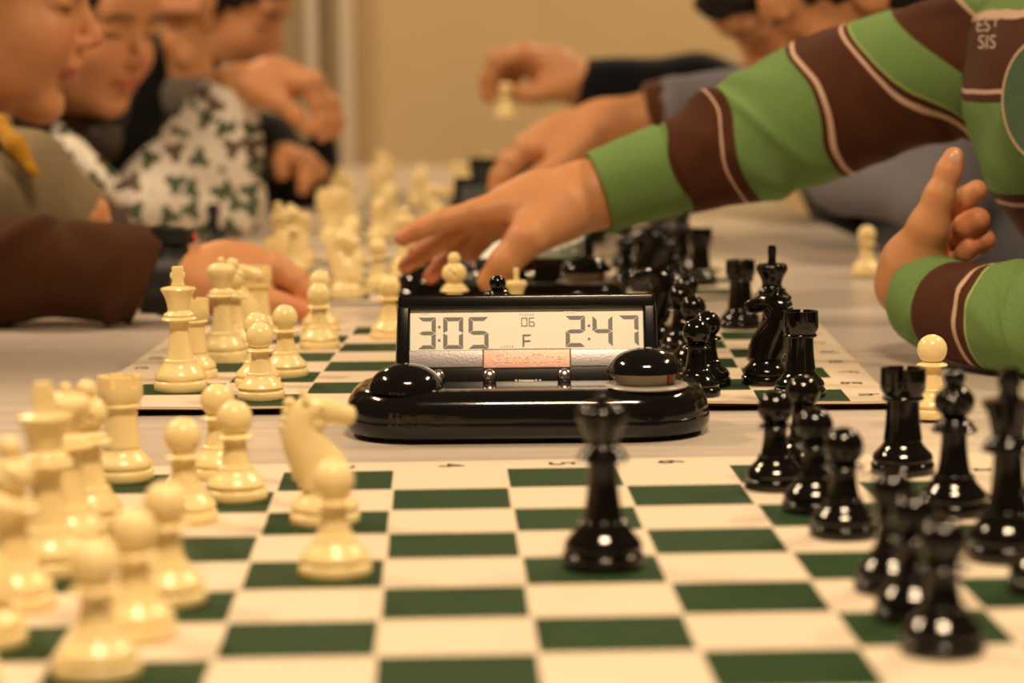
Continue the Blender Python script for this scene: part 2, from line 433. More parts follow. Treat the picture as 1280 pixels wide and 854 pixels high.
# rows: r counted from the near edge (row of photograph = 8 - value used in survey)
W1 = 'on the board in front of the 3:05 timer'
put(B1, 'cream pieces on the front board', [
    ('rook', 'cream', .60, 7.75, 'cream rook at the end of the back row next to the 3:05 timer', .2),
    ('bishop', 'cream', .62, 5.55, 'cream bishop standing between cream rook and cream queen on the front board'),
    ('queen', 'cream', .60, 4.60, 'cream queen half hidden behind the cream king on the front board'),
    ('king', 'cream', .58, 3.68, 'cream king with cross finial on the front board'),
    ('bishop', 'cream', .52, 2.58, 'cream bishop beside the cream king, away from the queen, on the front board'),
    ('knight', 'cream', .50, 1.50, 'cream knight still in the back row of the front board'),
    ('rook', 'cream', .50, .50, 'cream rook at the end of the back row farthest from the timer'),
    ('pawn', 'cream', 1.45, 7.80, 'cream pawn in the second row beside the corner rook, closest to the timer'),
    ('pawn', 'cream', 1.69, 6.66, 'cream pawn in the second row, next but one to the timer'),
    ('pawn', 'cream', 1.36, 5.66, 'cream pawn in the second row in front of the cream bishop'),
    ('pawn', 'cream', 1.55, 2.63, 'cream pawn in the second row, innermost of three grouped pawns'),
    ('pawn', 'cream', 1.45, 1.65, 'cream pawn in the second row, middle of three grouped pawns'),
    ('pawn', 'cream', 1.34, .64, 'cream pawn in the second row, outermost of three grouped pawns'),
    ('knight', 'cream', 2.49, 5.48, 'cream knight out on the board behind a lone advanced cream pawn', .15),
    ('pawn', 'cream', 2.65, 3.48, 'cream pawn advanced alone in front of the cream knight on a green square'),
])
put(B1, 'black pieces on the front board', [
    ('queen', 'black', 4.58, 3.59, 'black queen alone in the middle of the front board'),
    ('pawn', 'black', 6.64, 7.72, 'black pawn of the four grouped, closest to the timer and partly hidden'),
    ('pawn', 'black', 6.26, 6.75, 'black pawn of the four grouped, standing nearest the middle of the board'),
    ('pawn', 'black', 6.43, 5.67, 'black pawn squeezed between two others of the four grouped'),
    ('pawn', 'black', 6.49, 4.60, 'black pawn of the four grouped, farthest from the timer'),
    ('pawn', 'black', 6.50, 2.63, 'black pawn of three in file, hindmost towards the timer'),
    ('pawn', 'black', 6.48, 1.75, 'black pawn of three in file, the middle one'),
    ('pawn', 'black', 6.48, .84, 'black pawn of three in file, farthest from the timer'),
    ('rook', 'black', 7.48, 7.44, 'black rook with notched top on the front board before a cream pawn', .1),
    ('bishop', 'black', 7.51, 5.43, 'black bishop beside the black rook on the front board'),
    ('king', 'black', 7.53, 3.64, 'black king beside the black bishop on the front board'),
    ('bishop', 'black', 7.55, 2.50, 'black bishop behind the black king at the board edge'),
])
piece('pawn', 'cream', .252, .617, 'captured cream pawn on the table between front board and striped sleeve')
piece('pawn', 'cream', .3775, 1.557, 'captured cream pawn standing alone on the bare table beside the thumb')
put(B2, 'cream pieces on the second board', [
    ('king', 'cream', .54, 1.42, 'cream king with block finial standing behind the 3:05 timer board gap'),
    ('rook', 'cream', .52, 2.55, 'cream rook hidden behind the cream king on the second board', .3),
    ('queen', 'cream', .63, 4.33, 'cream queen standing before the hand with the black watch'),
    ('bishop', 'cream', .62, 5.45, 'cream bishop tucked behind the cream queen on the second board', 1.0),
    ('knight', 'cream', .66, 6.35, 'cream knight between bishop and rook before the watch hand', .4),
    ('rook', 'cream', .72, 7.20, 'cream rook at the far corner before the watch hand', .1),
    ('pawn', 'cream', 1.55, .64, 'cream pawn on the second board closest to the front board'),
    ('pawn', 'cream', 1.38, 1.75, 'cream pawn hidden behind another pawn beside the cream king'),
    ('pawn', 'cream', 1.61, 2.61, 'cream pawn on the second board before the hand thumb'),
    ('pawn', 'cream', 1.73, 5.48, 'cream pawn on the second board touched by the watch hand fingertips'),
    ('pawn', 'cream', 1.55, 7.50, 'cream pawn behind another at the far edge of the second board'),
    ('pawn', 'cream', 2.57, 6.53, 'cream pawn advanced one square beside the 3:05 timer housing'),
    ('bishop', 'cream', 3.47, 6.05, 'cream bishop peeping over the top of the 3:05 timer', -.3),
    ('lobed_king', 'cream', 4.30, 5.35, 'small cream crowned piece with post finial behind the 3:05 timer', .5, .73),
])
put(B2, 'black pieces on the second board', [
    ('bishop', 'black', 4.17, 1.08, 'black bishop whose ball finial shows over the 3:05 timer', 0.0, 1.1),
    ('pawn', 'black', 6.36, .59, 'black pawn right behind the raised timer button'),
    ('pawn', 'black', 6.53, 1.43, 'black pawn second in line behind the raised timer button'),
    ('pawn', 'black', 6.47, 3.30, 'black pawn third in line behind the raised timer button'),
    ('pawn', 'black', 6.38, 4.75, 'black pawn fourth in line behind the raised timer button'),
    ('pawn', 'black', 6.53, 6.10, 'black pawn fifth in line behind the raised timer button'),
    ('knight', 'black', 6.05, 5.50, 'black knight beside the line of black pawns on the second board', 2.6),
    ('rook', 'black', 7.48, .46, 'black rook at the second board corner by the printed letters', .12),
    ('knight', 'black', 7.20, 1.53, 'black knight standing between black rook and black king', 2.5),
    ('lobed_king', 'black', 7.45, 3.70, 'black king with post finial rising above the black knight', .4),
    ('rook', 'black', 7.33, 7.40, 'black rook at the far corner of the second board', .2),
])
G3 = 'cream pieces on the third board'
put(B3, G3, [
    ('rook', 'cream', .55, .45, 'cream rook in the corner of the third board behind watch hand', .2),
    ('king', 'cream', .45, 2.55, 'cream king rising behind the back of the watch hand'),
    ('queen', 'cream', .55, 4.20, 'cream queen beside the king behind the watch hand'),
    ('bishop', 'cream', .5, 5.5, 'cream bishop in the back row of the third board'),
    ('knight', 'cream', .5, 6.6, 'cream knight in the back row of the third board'),
    ('rook', 'cream', .52, 7.50, 'cream rook at the far corner of the third board'),
    ('knight', 'cream', 1.62, .35, 'cream knight at the near edge of the third board', -.5),
    ('pawn', 'cream', 2.10, 1.6, 'cream pawn beside the cream knight on the third board'),
    ('pawn', 'cream', 2.65, 2.4, 'cream pawn closest to the reaching fingertips'),
    ('pawn', 'cream', 1.55, 3.5, 'cream pawn in front of the cream king on the third board'),
    ('pawn', 'cream', 1.5, 4.5, 'cream pawn in front of the cream queen on the third board'),
    ('bishop', 'cream', 2.5, 4.6, 'cream bishop out in front of the pawns on the third board'),
    ('pawn', 'cream', 1.5, 6.5, 'cream pawn in front of the back row knight on the third board'),
    ('pawn', 'cream', 1.5, 7.5, 'cream pawn in front of the far corner rook on the third board'),
])
put(B3, 'black pieces on the third board', [
    ('knight', 'black', 6.35, .55, 'black knight on the third board under the green cuff', 2.8),
    ('pawn', 'black', 6.1, 1.6, 'black pawn behind the knight under the green cuff'),
    ('pawn', 'black', 6.5, 3.4, 'black pawn on the third board beneath the striped sleeve'),
    ('rook', 'black', 7.30, 1.60, 'black rook on the third board below the striped sleeve', .1),
    ('pawn', 'black', 6.75, 1.0, 'black pawn in front of the black rook below the striped sleeve'),
    ('king', 'black', 7.15, 3.1, 'black king behind the rook below the striped sleeve', .5),
    ('queen', 'black', 7.2, 4.4, 'black queen behind the king below the striped sleeve'),
    ('pawn', 'black', 6.4, 5.6, 'black pawn at the far side of the third board'),
    ('rook', 'black', 7.4, 7.4, 'black rook at the far corner of the third board'),
])
def rowset(Bd, nm, extra):
    wrd = {4: 'fourth', 5: 'farthest'}[nm]
    back = ['rook', 'knight', 'bishop', 'king', 'queen', 'bishop', 'knight', 'rook']
    nmb = ['%s%s' % ('' if kd in ('king', 'queen') else ('timer-side ' if k < 4 else 'wall-side '), kd) for k, kd in enumerate(back)]
    for k, kd in enumerate(back):
        x, y = sq(Bd, .5+random.uniform(-.08, .08), k+.5+random.uniform(-.1, .1))
        piece(kd, 'cream', x, y, 'cream %s in the back row of the %s board' % (nmb[k], wrd), random.uniform(-.3, .3), group='cream pieces on the %s board' % wrd)
    for k in range(8):
        c = 1.5+(1.0 if k in extra else 0)
        x, y = sq(Bd, c+random.uniform(-.1, .1), k+.5+random.uniform(-.1, .1))
        lab = 'cream pawn %s the %s on the %s board' % ('pushed two squares out from' if k in extra else 'directly in front of', nmb[k], wrd)
        piece('pawn', 'cream', x, y, lab, 0, group='cream pawns on the %s board' % wrd)
    for kd, c, r in [('knight', 2.6, 2.5), ('bishop', 3.3, 4.6)]:
        x, y = sq(Bd, c, r); piece(kd, 'cream', x, y, 'cream %s brought out to the middle of the %s board' % (kd, wrd), random.uniform(-.4, .4), group='cream pieces on the %s board' % wrd)
    for k, kd in enumerate(['rook', 'bishop', 'queen', 'king', 'knight', 'rook']):
        x, y = sq(Bd, 7.5, [.5, 2.5, 3.5, 4.5, 6.5, 7.5][k])
        piece(kd, 'black', x, y, 'black %s %sin the back row of the %s board' % (kd, {0: 'at the timer end ', 5: 'at the wall end '}.get(k, ''), wrd), PI, group='black pieces on the %s board' % wrd)
    for k in range(6):
        x, y = sq(Bd, 6.5, k+.6); piece('pawn', 'black', x, y, '%s black pawn of the row, counted from the timer end, on the %s board' % (['first', 'second', 'third', 'fourth', 'fifth', 'sixth'][k], wrd), group='black pawns on the %s board' % wrd)
rowset(B4, 4, (2, 5)); rowset(B5, 5, (3, 6))
pb = on(266, 306); piece('pawn', 'black', pb[0], pb[1]+.016, 'captured black pawn on the bare table beside the leaf-print sleeve')

# ------------------------------------------------------------------ chess timers
SEGS = {'0': 'abcdef', '1': 'bc', '2': 'abged', '3': 'abgcd', '4': 'fgbc', '5': 'afgcd', '6': 'afgedc', '7': 'abc', '8': 'abcdefg', 'F': 'aefg'}
def digit_me(ch, w_, h_, t):
    g = .05*t
    P = {'a': [(0, h_), (w_, h_), (w_-t, h_-t), (t, h_-t)], 'd': [(0, 0), (t, t), (w_-t, t), (w_, 0)],
         'f': [(0, h_), (t, h_-t), (t, h_/2+t*.5), (0, h_/2)], 'e': [(0, h_/2), (t, h_/2-t*.5), (t, t), (0, 0)],
         'b': [(w_, h_), (w_, h_/2), (w_-t, h_/2+t*.5), (w_-t, h_-t)], 'c': [(w_, h_/2), (w_, 0), (w_-t, t), (w_-t, h_/2-t*.5)],
         'g': [(.15*t, h_/2), (t, h_/2+t*.5), (w_-t, h_/2+t*.5), (w_-.15*t, h_/2), (w_-t, h_/2-t*.5), (t, h_/2-t*.5)]}
    bm = bmesh.new()
    for s_ in SEGS[ch]:
        q = P[s_]; cx = sum(p[0] for p in q)/len(q); cy = sum(p[1] for p in q)/len(q)
        vs = []
        for x, y in q:
            dx, dy = cx-x, cy-y; L = math.hypot(dx, dy); vs.append(bm.verts.new((x+dx/L*g*2, y+dy/L*g*2, 0)))
        bm.faces.new(vs)
    for f in bm.faces:
        if f.normal.z < 0: f.normal_flip()
    bm.normal_update()
    me = bpy.data.meshes.new('digit'); bm.to_mesh(me); bm.free()
    return me
FB = Vector((0, -.006, .031)); FT = Vector((0, .0145, .0765)); FE = (FT-FB).normalized(); FN = Vector((1, 0, 0)).cross(FE); FE = FE*.916
FROT = Matrix((Vector((1, 0, 0)), FE, FN)).transposed().to_euler()
def fpt(x, s_, d=0.0): return Vector((x, 0, 0))+FB+FE*s_+FN*d
def stadium(hx, hy, r, n=10):
    pts = []
    for (sx, sy, a0) in ((1, 1, 0), (-1, 1, PI/2), (-1, -1, PI), (1, -1, 1.5*PI)):
        for i in range(n+1):
            a = a0+PI/2*i/n; pts.append((sx*(hx-r)+r*math.cos(a), sy*(hy-r)+r*math.sin(a)))
    return pts
def rings_me(name, rings, ang=40):
    n = len(rings[0]); V = [p for r in rings for p in r]; Fc = []
    for i in range(len(rings)-1):
        for k in range(n):
            j = (k+1) % n; Fc.append((i*n+k, i*n+j, (i+1)*n+j, (i+1)*n+k))
    Fc.append(tuple(range(n))[::-1]); Fc.append(tuple((len(rings)-1)*n+k for k in range(n)))
    return mesh(name, V, Fc, True, ang)
CLK = {}
def clock_meshes():
    rr = []
    for ins, z in [(11, 0), (6, 1.0), (2, 3.5), (.3, 7), (0, 9.5), (.3, 11.6), (.9, 12.1), (1.0, 16), (1.6, 19.5), (3.3, 23), (5.8, 25.8), (9.4, 27.9), (14, 29.0), (20, 29.2)]:
        i = ins*.001; rr.append([(x, y, z*.001) for x, y in stadium(.1035-i, .056-i, .045-i)])
    CLK['base'] = rings_me('base', rr, 30)
    # housing: wedge swept in x with rounded upper corners, seen from the front
    def hous(x0, x1, s0, s1, d0, d1, r, nm):
        out = []
        pts = []
        for (cx, cs, a0) in ((x1-r, s1-r, 0), (x0+r, s1-r, PI/2)):
            for k in range(9):
                a = a0+PI/2*k/8; pts.append((cx+r*math.cos(a), cs+r*math.sin(a)))
        pts += [(x0-.001, s0), (x1+.001, s0)]
        for d, ins in d1:
            cxm = (x0+x1)/2
            out.append([tuple(fpt(cxm+(x-cxm)*(1-ins/.07), s_ if s_ < s0+.001 else s_-ins, d)) for x, s_ in pts])
        return rings_me(nm, out, 45)
    CLK['housing'] = hous(-.0745, .0745, -.008, .0545, 0, [(-.022, .004), (-.018, .0), (-.003, 0), (-.0008, .0006), (0, .002)], .007, 'housing')
    def frame_me():
        bm = bmesh.new()
        def bar(x0, x1, s0, s1, d0, d1, bev=.0012):
            n0 = len(bm.verts); box(bm, x0, x1, s0, s1, d0, d1, bev)
        bar(-.0735, .0735, .0445, .0535, -.001, .0042, .0018); bar(-.0735, -.0668, .004, .0462, -.001, .0036); bar(.0668, .0735, .004, .0462, -.001, .0036)
        return bm_mesh('frame', bm, True, 40)
    CLK['frame'] = frame_me()
    CLK['lcd'] = box_me('lcd', -.0666, .0666, .018, .0446, -.0005, .0006)
    CLK['strip'] = box_me('strip', -.068, .068, .0068, .0178, -.0005, .0011, .0004)
    CLK['plate'] = box_me('plate', -.0246, .0246, .0060, .0178, .0, .0018, .0004)
    CLK['plate_frame'] = box_me('plate_frame', -.0252, .0252, .0055, .0183, .0, .0014)
    CLK['control_panel'] = box_me('control_panel', -.060, .060, -.008, .0066, -.0005, .0010, .0004)
    bm = bmesh.new(); bmesh.ops.create_uvsphere(bm, u_segments=20, v_segments=12, radius=1)
    for v in bm.verts: v.co = Vector((v.co.x*.0039, v.co.y*.0046, v.co.z*.0026))
    CLK['button'] = bm_mesh('button', bm, True)
    prof = [(0, 0), (21.5, 0)]+[(21.5*math.cos(a), 11.8*math.sin(a)) for a in [PI/2*i/14 for i in range(1, 14)]]+[(0, 11.8)]
    CLK['dome'] = lathe('dome', prof, 48, 50)
    CLK['ring'] = lathe('ring', [(0, 0), (23.4, 0), (24, .8), (23.2, 1.7), (20.5, 2.0), (0, 2.0)], 48)
    CLK['band'] = lathe('band', [(0, 0), (16.6, 0), (16.6, 8.5), (0, 8.5)], 48)
    CLK['mark'] = box_me('mark', -.0025, .0025, -.0008, .0008, 0, .0066)
clock_meshes()
def face_child(nm, me, m, t, x, s_, d, rz=0):
    o = ob(nm, me, m, t); o.matrix_local = Matrix.Translation(fpt(x, s_, d)) @ Matrix((Vector((1, 0, 0)), FE, FN)).transposed().to_4x4()
    return o
CC = {}
def share(key, m):
    k = (key, m.name)
    if k not in CC:
        me = CLK[key].copy(); me.materials.append(m); CC[k] = me
    return CC[k]
def timer(cx, cy, rz, label, left='', right='', small=False, lcd=M_LCD, seg=M_SEG, red=False, left_up=False):
    t = thing('chess_timer', label, 'chess timer', (cx, cy, TZ), rz, 'digital chess timers')
    ob('base', share('base', M_GLOSS), None, t); ob('housing', share('housing', M_GLOSS), None, t)
    for nm, m in (('frame', M_BEZEL), ('lcd', lcd), ('strip', M_STEEL if not red else M_GLOSS), ('plate_frame', M_INK if not red else M_RED), ('plate', M_COPPER if not red else M_GLOSS), ('control_panel', M_PANEL)):
        o = face_child({'lcd': 'screen', 'strip': 'trim_strip', 'plate': 'nameplate', 'plate_frame': 'nameplate_surround'}.get(nm, nm), share(nm, m), None, t, 0, 0, 0)
        o.matrix_local = Matrix.Translation(FB) @ Matrix((Vector((1, 0, 0)), FE, FN)).transposed().to_4x4()
        if nm == 'lcd': o['label'] = 'pale lcd screen'
    X0, W_, S0, H_ = -.066, .1325, .0182, .0250
    def fx(cpx): return X0+(cpx-118)/1032*W_
    def fs(cpy): return S0+(335-cpy)/172*H_
    def dig(ch, x0, x1, y0, y1, th):
        face_child('digit', digit_me(ch, fx(x1)-fx(x0), fs(y0)-fs(y1), th), seg, t, fx(x0), fs(y1), .0008)
    if left:
        for ch, a, b in zip(left, (148, 260, 373), (228, 350, 463)): dig(ch, a, b, 187, 330, .0026)
    if right:
        rr = list(zip(right, (805, 925, 1043), (893, 1015, 1131)))
        for ch, a, b in rr:
            if ch != ' ': dig(ch, a, b, 186, 326, .0026 if not red else .0012)
    if small:
        for ch, a, b in (('0', 608, 636), ('6', 642, 668)): dig(ch, a, b, 192, 232, .0006)
        dig('F', 613, 655, 268, 328, .0012)
        for x in (243, 910):
            for y in (231, 291):
                face_child('colon_dot', box_me('dot', -.0007, .0007, -.0007, .0007, 0, .0001), seg, t, fx(x), fs(y), .0008)
        for x0, x1, y in ((160, 195, 168), (600, 668, 178), (518, 578, 320), (800, 852, 168)):
            n = max(3, int((x1-x0)/11)); bm = bmesh.new()
            for i in range(n):
                xx = fx(x0+(x1-x0)*i/n)-fx(x0); box(bm, xx, xx+.0009, -.0005, .0005, 0, .00008)
            face_child('indicator_mark', bm_mesh('mark', bm), M_STEEL, t, fx(x0), fs(y), .0008)
        face_child('nameplate_script', text_me('GameTime', .0085, .25), M_ETCH, t, 0, .0118, .0021).scale = (1.05, .9, 1)
        for x in (-.0062, -.0040, .0052, .0074):
            face_child('panel_mark', box_me('mark', -.0006, .0006, -.0005, .0005, 0, .0001), M_WHITEINK, t, x, -.0022, .0013)
        face_child('panel_mark', box_me('mark', -.0032, .0040, -.0005, .0005, 0, .0001), M_WHITEINK, t, 0, -.0024, .0013)
        bm = bmesh.new()
        for i in range(22):
            if i in (6, 14): continue
            box(bm, -.021+i*.0019, -.021+i*.0019+.0011, -.0005, .0006, 0, .0001)
        face_child('panel_lettering', bm_mesh('lettering', bm), M_REDINK, t, 0, -.0058, .0013)
    for x in (-.0505, -.0213, .0213, .0505):
        face_child('button', share('button', M_SILVER), None, t, x, .0005, .0022)['label'] = 'silver oval button'
    ly, lz = -.027, .0272
    o = ob('push_dome', share('dome', M_GLOSS), None, t, (-.0675, ly, lz)); o.scale = (1, 1, 1.30)
    r_ = ob('dome_seat', share('ring', M_GREYRING), None, t, (.0665, ly, .0280))
    bd = ob('dome_band', share('band', M_BAND), None, t, (.0665, ly, .0292))
    mk = ob('dome_mark', share('mark', M_RED), None, t, (.0665+.0132, ly-.0098, .0295), (0, 0, .93)); mk['label'] = 'red mark on the silver band'
    ob('push_dome', share('dome', M_GLOSS), None, t, (.0665, ly, .0366)).scale = (1, 1, 1.14)
    for sx in (-1, 1):
        for sy in (-1, 1):
            if 'foot' not in CLK: CLK['foot'] = lathe('foot', [(0, 0), (6, 0), (6, .9), (0, .9)], 16)
    return t
timer(.0165, .602, -.045, 'glossy black digital chess timer reading 3:05 and 2:47 beside the front board', '305', '247', True)
timer(.022, 1.262, -.03, 'glossy black digital chess timer under the reaching hand, digits 48 showing', '', ' 48', False, M_LCD2, M_SEG2, True)
timer(.060, 2.06, -.02, 'black digital chess timer behind the hand with the brown cuff', '', '', False, M_LCDK, M_SEG2, True)
timer(.085, 2.64, -.02, 'black digital chess timer farthest back below the navy sleeve', '', '', False, M_LCDK, M_SEG2, True)

# ------------------------------------------------------------------ people: implicit surfaces turned into one mesh per body
def V3(*a): return np.array(a, np.float32)
class Field:
    def __init__(s, k=.008): s.p = []; s.k = k; s.lo = V3(9, 9, 9); s.hi = V3(-9, -9, -9)
    def grow(s, lo, hi): s.lo = np.minimum(s.lo, lo); s.hi = np.maximum(s.hi, hi)
    def cone(s, a, b, ra, rb, k=None, op=1):
        a = np.asarray(a, np.float32); b = np.asarray(b, np.float32)
        s.p.append(('c', a, b, ra, rb, s.k if k is None else k, op))
        if op == 1: r = max(ra, rb); s.grow(np.minimum(a, b)-r, np.maximum(a, b)+r)
    def chain(s, pts, rad, k=None):
        for i in range(len(pts)-1): s.cone(pts[i], pts[i+1], rad[i], rad[i+1], k)
    def ell(s, c, r, R=None, k=None, op=1):
        c = np.asarray(c, np.float32); r = np.asarray(r, np.float32)
        s.p.append(('e', c, r, R, None, s.k if k is None else k, op))
        if op == 1: m = float(r.max()); s.grow(c-m, c+m)
    def plane(s, pt, n, k=.001):       # keep the side opposite to n
        s.p.append(('p', np.asarray(pt, np.float32), np.asarray(n, np.float32)/np.linalg.norm(n), None, None, k, 0))
    def __call__(s, P):
        d = np.full(P.shape[:-1], 9.0, np.float32)
        for kind, a, b, ra, rb, k, op in s.p:
            if kind == 'c':
                ab = b-a; L = float(ab@ab)+1e-12
                t = np.clip(((P-a)@ab)/L, 0, 1)
                q = np.sqrt(((P-a-t[..., None]*ab)**2).sum(-1))-(ra+(rb-ra)*t)
            elif kind == 'e':
                q = P-a
                if ra is not None: q = q@ra
                k0 = np.sqrt(((q/b)**2).sum(-1)); k1 = np.sqrt(((q/(b*b))**2).sum(-1))+1e-9
                q = k0*(k0-1)/k1
            else:
                q = (P-a)@b
                d = np.maximum(d, q); continue
            if op == 1:
                h = np.clip(.5+.5*(d-q)/k, 0, 1); d = d+(q-d)*h-k*h*(1-h)
            else:
                q = -q
                h = np.clip(.5-.5*(d-q)/k, 0, 1); d = d+(q-d)*h+k*h*(1-h)
        return d.astype(np.float32)
def polygonize(f, h, lo=None, hi=None, disp=None):
    lo = (f.lo if lo is None else lo)-3*h; hi = (f.hi if hi is None else hi)+3*h
    n = np.ceil((hi-lo)/h).astype(int)+1
    ax = [lo[i]+h*np.arange(n[i], dtype=np.float32) for i in range(3)]
    G = np.stack(np.meshgrid(*ax, indexing='ij'), -1)
    Vv = f(G)
    if disp is not None: Vv = Vv-disp(G)
    s = Vv < 0
    shp = tuple(n-1); acc = np.zeros(shp+(3,), np.float32); cnt = np.zeros(shp, np.float32)
    def sl(o): return tuple(slice(o[i], o[i]+shp[i]) for i in range(3))
    for axis in range(3):
        o1, o2 = [i for i in range(3) if i != axis]
        for a in (0, 1):
            for b in (0, 1):
                off = [0, 0, 0]; off[o1] = a; off[o2] = b; off2 = list(off); off2[axis] = 1
                va, vb = Vv[sl(off)], Vv[sl(off2)]; cr = s[sl(off)] != s[sl(off2)]
                t = np.where(cr, va/(va-vb+1e-20), 0)
                cnt += cr
                for c in range(3):
                    acc[..., c] += cr*(t if c == axis else off[c])
    act = cnt > 0
    idx = np.full(shp, -1, np.int64); idx[act] = np.arange(act.sum())
    ijk = np.argwhere(act).astype(np.float32)
    verts = lo+h*(ijk+acc[act]/cnt[act][:, None])
    quads = []
    for axis in range(3):
        o1, o2 = [(1, 2), (2, 0), (0, 1)][axis]
        e0 = [slice(None)]*3; e1 = [slice(None)]*3
        e0[axis] = slice(0, n[axis]-1); e1[axis] = slice(1, n[axis])
        for q in (o1, o2): e0[q] = slice(1, n[q]-1); e1[q] = slice(1, n[q]-1)
        a, b = s[tuple(e0)], s[tuple(e1)]
        cr = np.argwhere(a != b)
        if not len(cr): continue
        sg = a[tuple(cr.T)]
        cell = cr.copy(); cell[:, o1] += 1; cell[:, o2] += 1
        def ci(d1, d2):
            c = cell.copy(); c[:, o1] -= d1; c[:, o2] -= d2
            return idx[c[:, 0], c[:, 1], c[:, 2]]
        q = np.stack([ci(1, 1), ci(0, 1), ci(0, 0), ci(1, 0)], -1)
        q[~sg] = q[~sg][:, ::-1]
        quads.append(q)
    return verts, np.concatenate(quads)
def join_np(parts):
    V = []; Fq = []; n = 0
    for v, q in parts: V.append(v); Fq.append(q+n); n += len(v)
    return np.concatenate(V), np.concatenate(Fq)
def np_mesh(name, V, Q, col=None):
    me = bpy.data.meshes.new(name)
    me.vertices.add(len(V)); me.vertices.foreach_set('co', V.astype(np.float32).ravel())
    me.loops.add(len(Q)*4); me.loops.foreach_set('vertex_index', Q.astype(np.int32).ravel())
    me.polygons.add(len(Q)); me.polygons.foreach_set('loop_start', np.arange(len(Q), dtype=np.int32)*4)
    me.update(calc_edges=True); me.validate()
    smooth(me)
    if col is not None:
        at_ = me.color_attributes.new('Col', 'FLOAT_COLOR', 'POINT')
        c4 = np.concatenate([col, np.ones((len(col), 1))], 1).astype(np.float32)
        at_.data.foreach_set('color', c4.ravel())
    return me
def skin_mat():
    m = bpy.data.materials.new('skin'); m.use_nodes = True; nt = m.node_tree; b = nt.nodes['Principled BSDF']
    a = nt.nodes.new('ShaderNodeVertexColor'); a.layer_name = 'Col'
    n = nt.nodes.new('ShaderNodeTexNoise'); n.inputs['Scale'].default_value = 60
    mr = nt.nodes.new('ShaderNodeMapRange'); mr.inputs['To Min'].default_value = .9; mr.inputs['To Max'].default_value = 1.08
    mx = nt.nodes.new('ShaderNodeMixRGB'); mx.blend_type = 'MULTIPLY'; mx.inputs['Fac'].default_value = 1
    tc = nt.nodes.new('ShaderNodeTexCoord'); nt.links.new(tc.outputs['Object'], n.inputs['Vector'])
    nt.links.new(n.outputs['Fac'], mr.inputs['Value']); nt.links.new(a.outputs['Color'], mx.inputs['Color1']); nt.links.new(mr.outputs['Result'], mx.inputs['Color2'])
    nt.links.new(mx.outputs['Color'], b.inputs['Base Color'])
    b.inputs['Roughness'].default_value = .48; b.inputs['Specular IOR Level'].default_value = .35
    b.inputs['Subsurface Weight'].default_value = .2; b.inputs['Subsurface Radius'].default_value = (1, .35, .2); b.inputs['Subsurface Scale'].default_value = .006
    n2 = nt.nodes.new('ShaderNodeTexNoise'); n2.inputs['Scale'].default_value = 350; n2.inputs['Detail'].default_value = 3
    nt.links.new(tc.outputs['Object'], n2.inputs['Vector'])
    bp = nt.nodes.new('ShaderNodeBump'); bp.inputs['Strength'].default_value = .12; bp.inputs['Distance'].default_value = .001
    nt.links.new(n2.outputs['Fac'], bp.inputs['Height']); nt.links.new(bp.outputs['Normal'], b.inputs['Normal'])
    return m
M_SKIN = skin_mat()
M_NAIL = mat('fingernail', (.72, .40, .29), .25, spec=.5)
SK = np.array([.60, .282, .128]); SKR = np.array([.60, .20, .105]); LIP = np.array([.42, .11, .085]); DARK = np.array([.028, .016, .011])
def Rot(yaw, pitch=0.0, roll=0.0):
    """columns: forward, left, up of the head/body; yaw 0 looks along +X, pitch > 0 looks down"""
    m = Matrix.Rotation(yaw, 3, 'Z') @ Matrix.Rotation(pitch, 3, 'Y') @ Matrix.Rotation(roll, 3, 'X')
    return np.array(m, np.float32)
def head_field(Cn, R, s=1.0):
    f = Field(.012*s)
    T = lambda x, y, z: np.asarray(Cn, np.float32)+R@(V3(x, y, z)*s)
    E = lambda c, r, k=None, op=1: f.ell(T(*c), V3(*r)*s, R, None if k is None else k*s, op)
    E((-.012, 0, .030), (.090, .074, .078)); E((.022, 0, -.028), (.064, .058, .074), .02)
    for y in (-1, 1):
        E((.016, y*.030, -.060), (.048, .028, .036), .02); E((.052, y*.032, -.032), (.030, .026, .028), .016)
    E((.060, 0, -.090), (.021, .024, .018), .018)
    E((.074, 0, .030), (.018, .046, .026), .02)
    for y in (-1, 1): E((.092, y*.031, .003), (.017, .017, .012), .010, 0)
    for y in (-1, 1):
        E((.0685, y*.031, .0005), (.0145, .0155, .0105), .003)
        E((.077, y*.030, .018), (.009, .021, .006), .008)
    f.cone(T(.083, 0, .004), T(.101, 0, -.027), .0065*s, .0085*s, .008*s)
    for y in (-1, 1):
        E((.0915, y*.0095, -.0325), (.009, .0065, .006), .004)
        E((.0945, y*.0052, -.0385), (.004, .0028, .0035), .002, 0)
    E((.081, 0, -.050), (.012, .020, .011), .008)
    E((.0862, 0, -.0545), (.0075, .0205, .0046), .003); E((.0840, 0, -.0632), (.0080, .018, .0050), .003)
    E((.0942, 0, -.0588), (.006, .024, .0011), .002, 0)
    for y in (-1, 1):
        E((-.004, y*.0745, -.006), (.0185, .007, .030), .004)
        E((.000, y*.082, -.004), (.010, .005, .018), .004, 0)
    return f, T
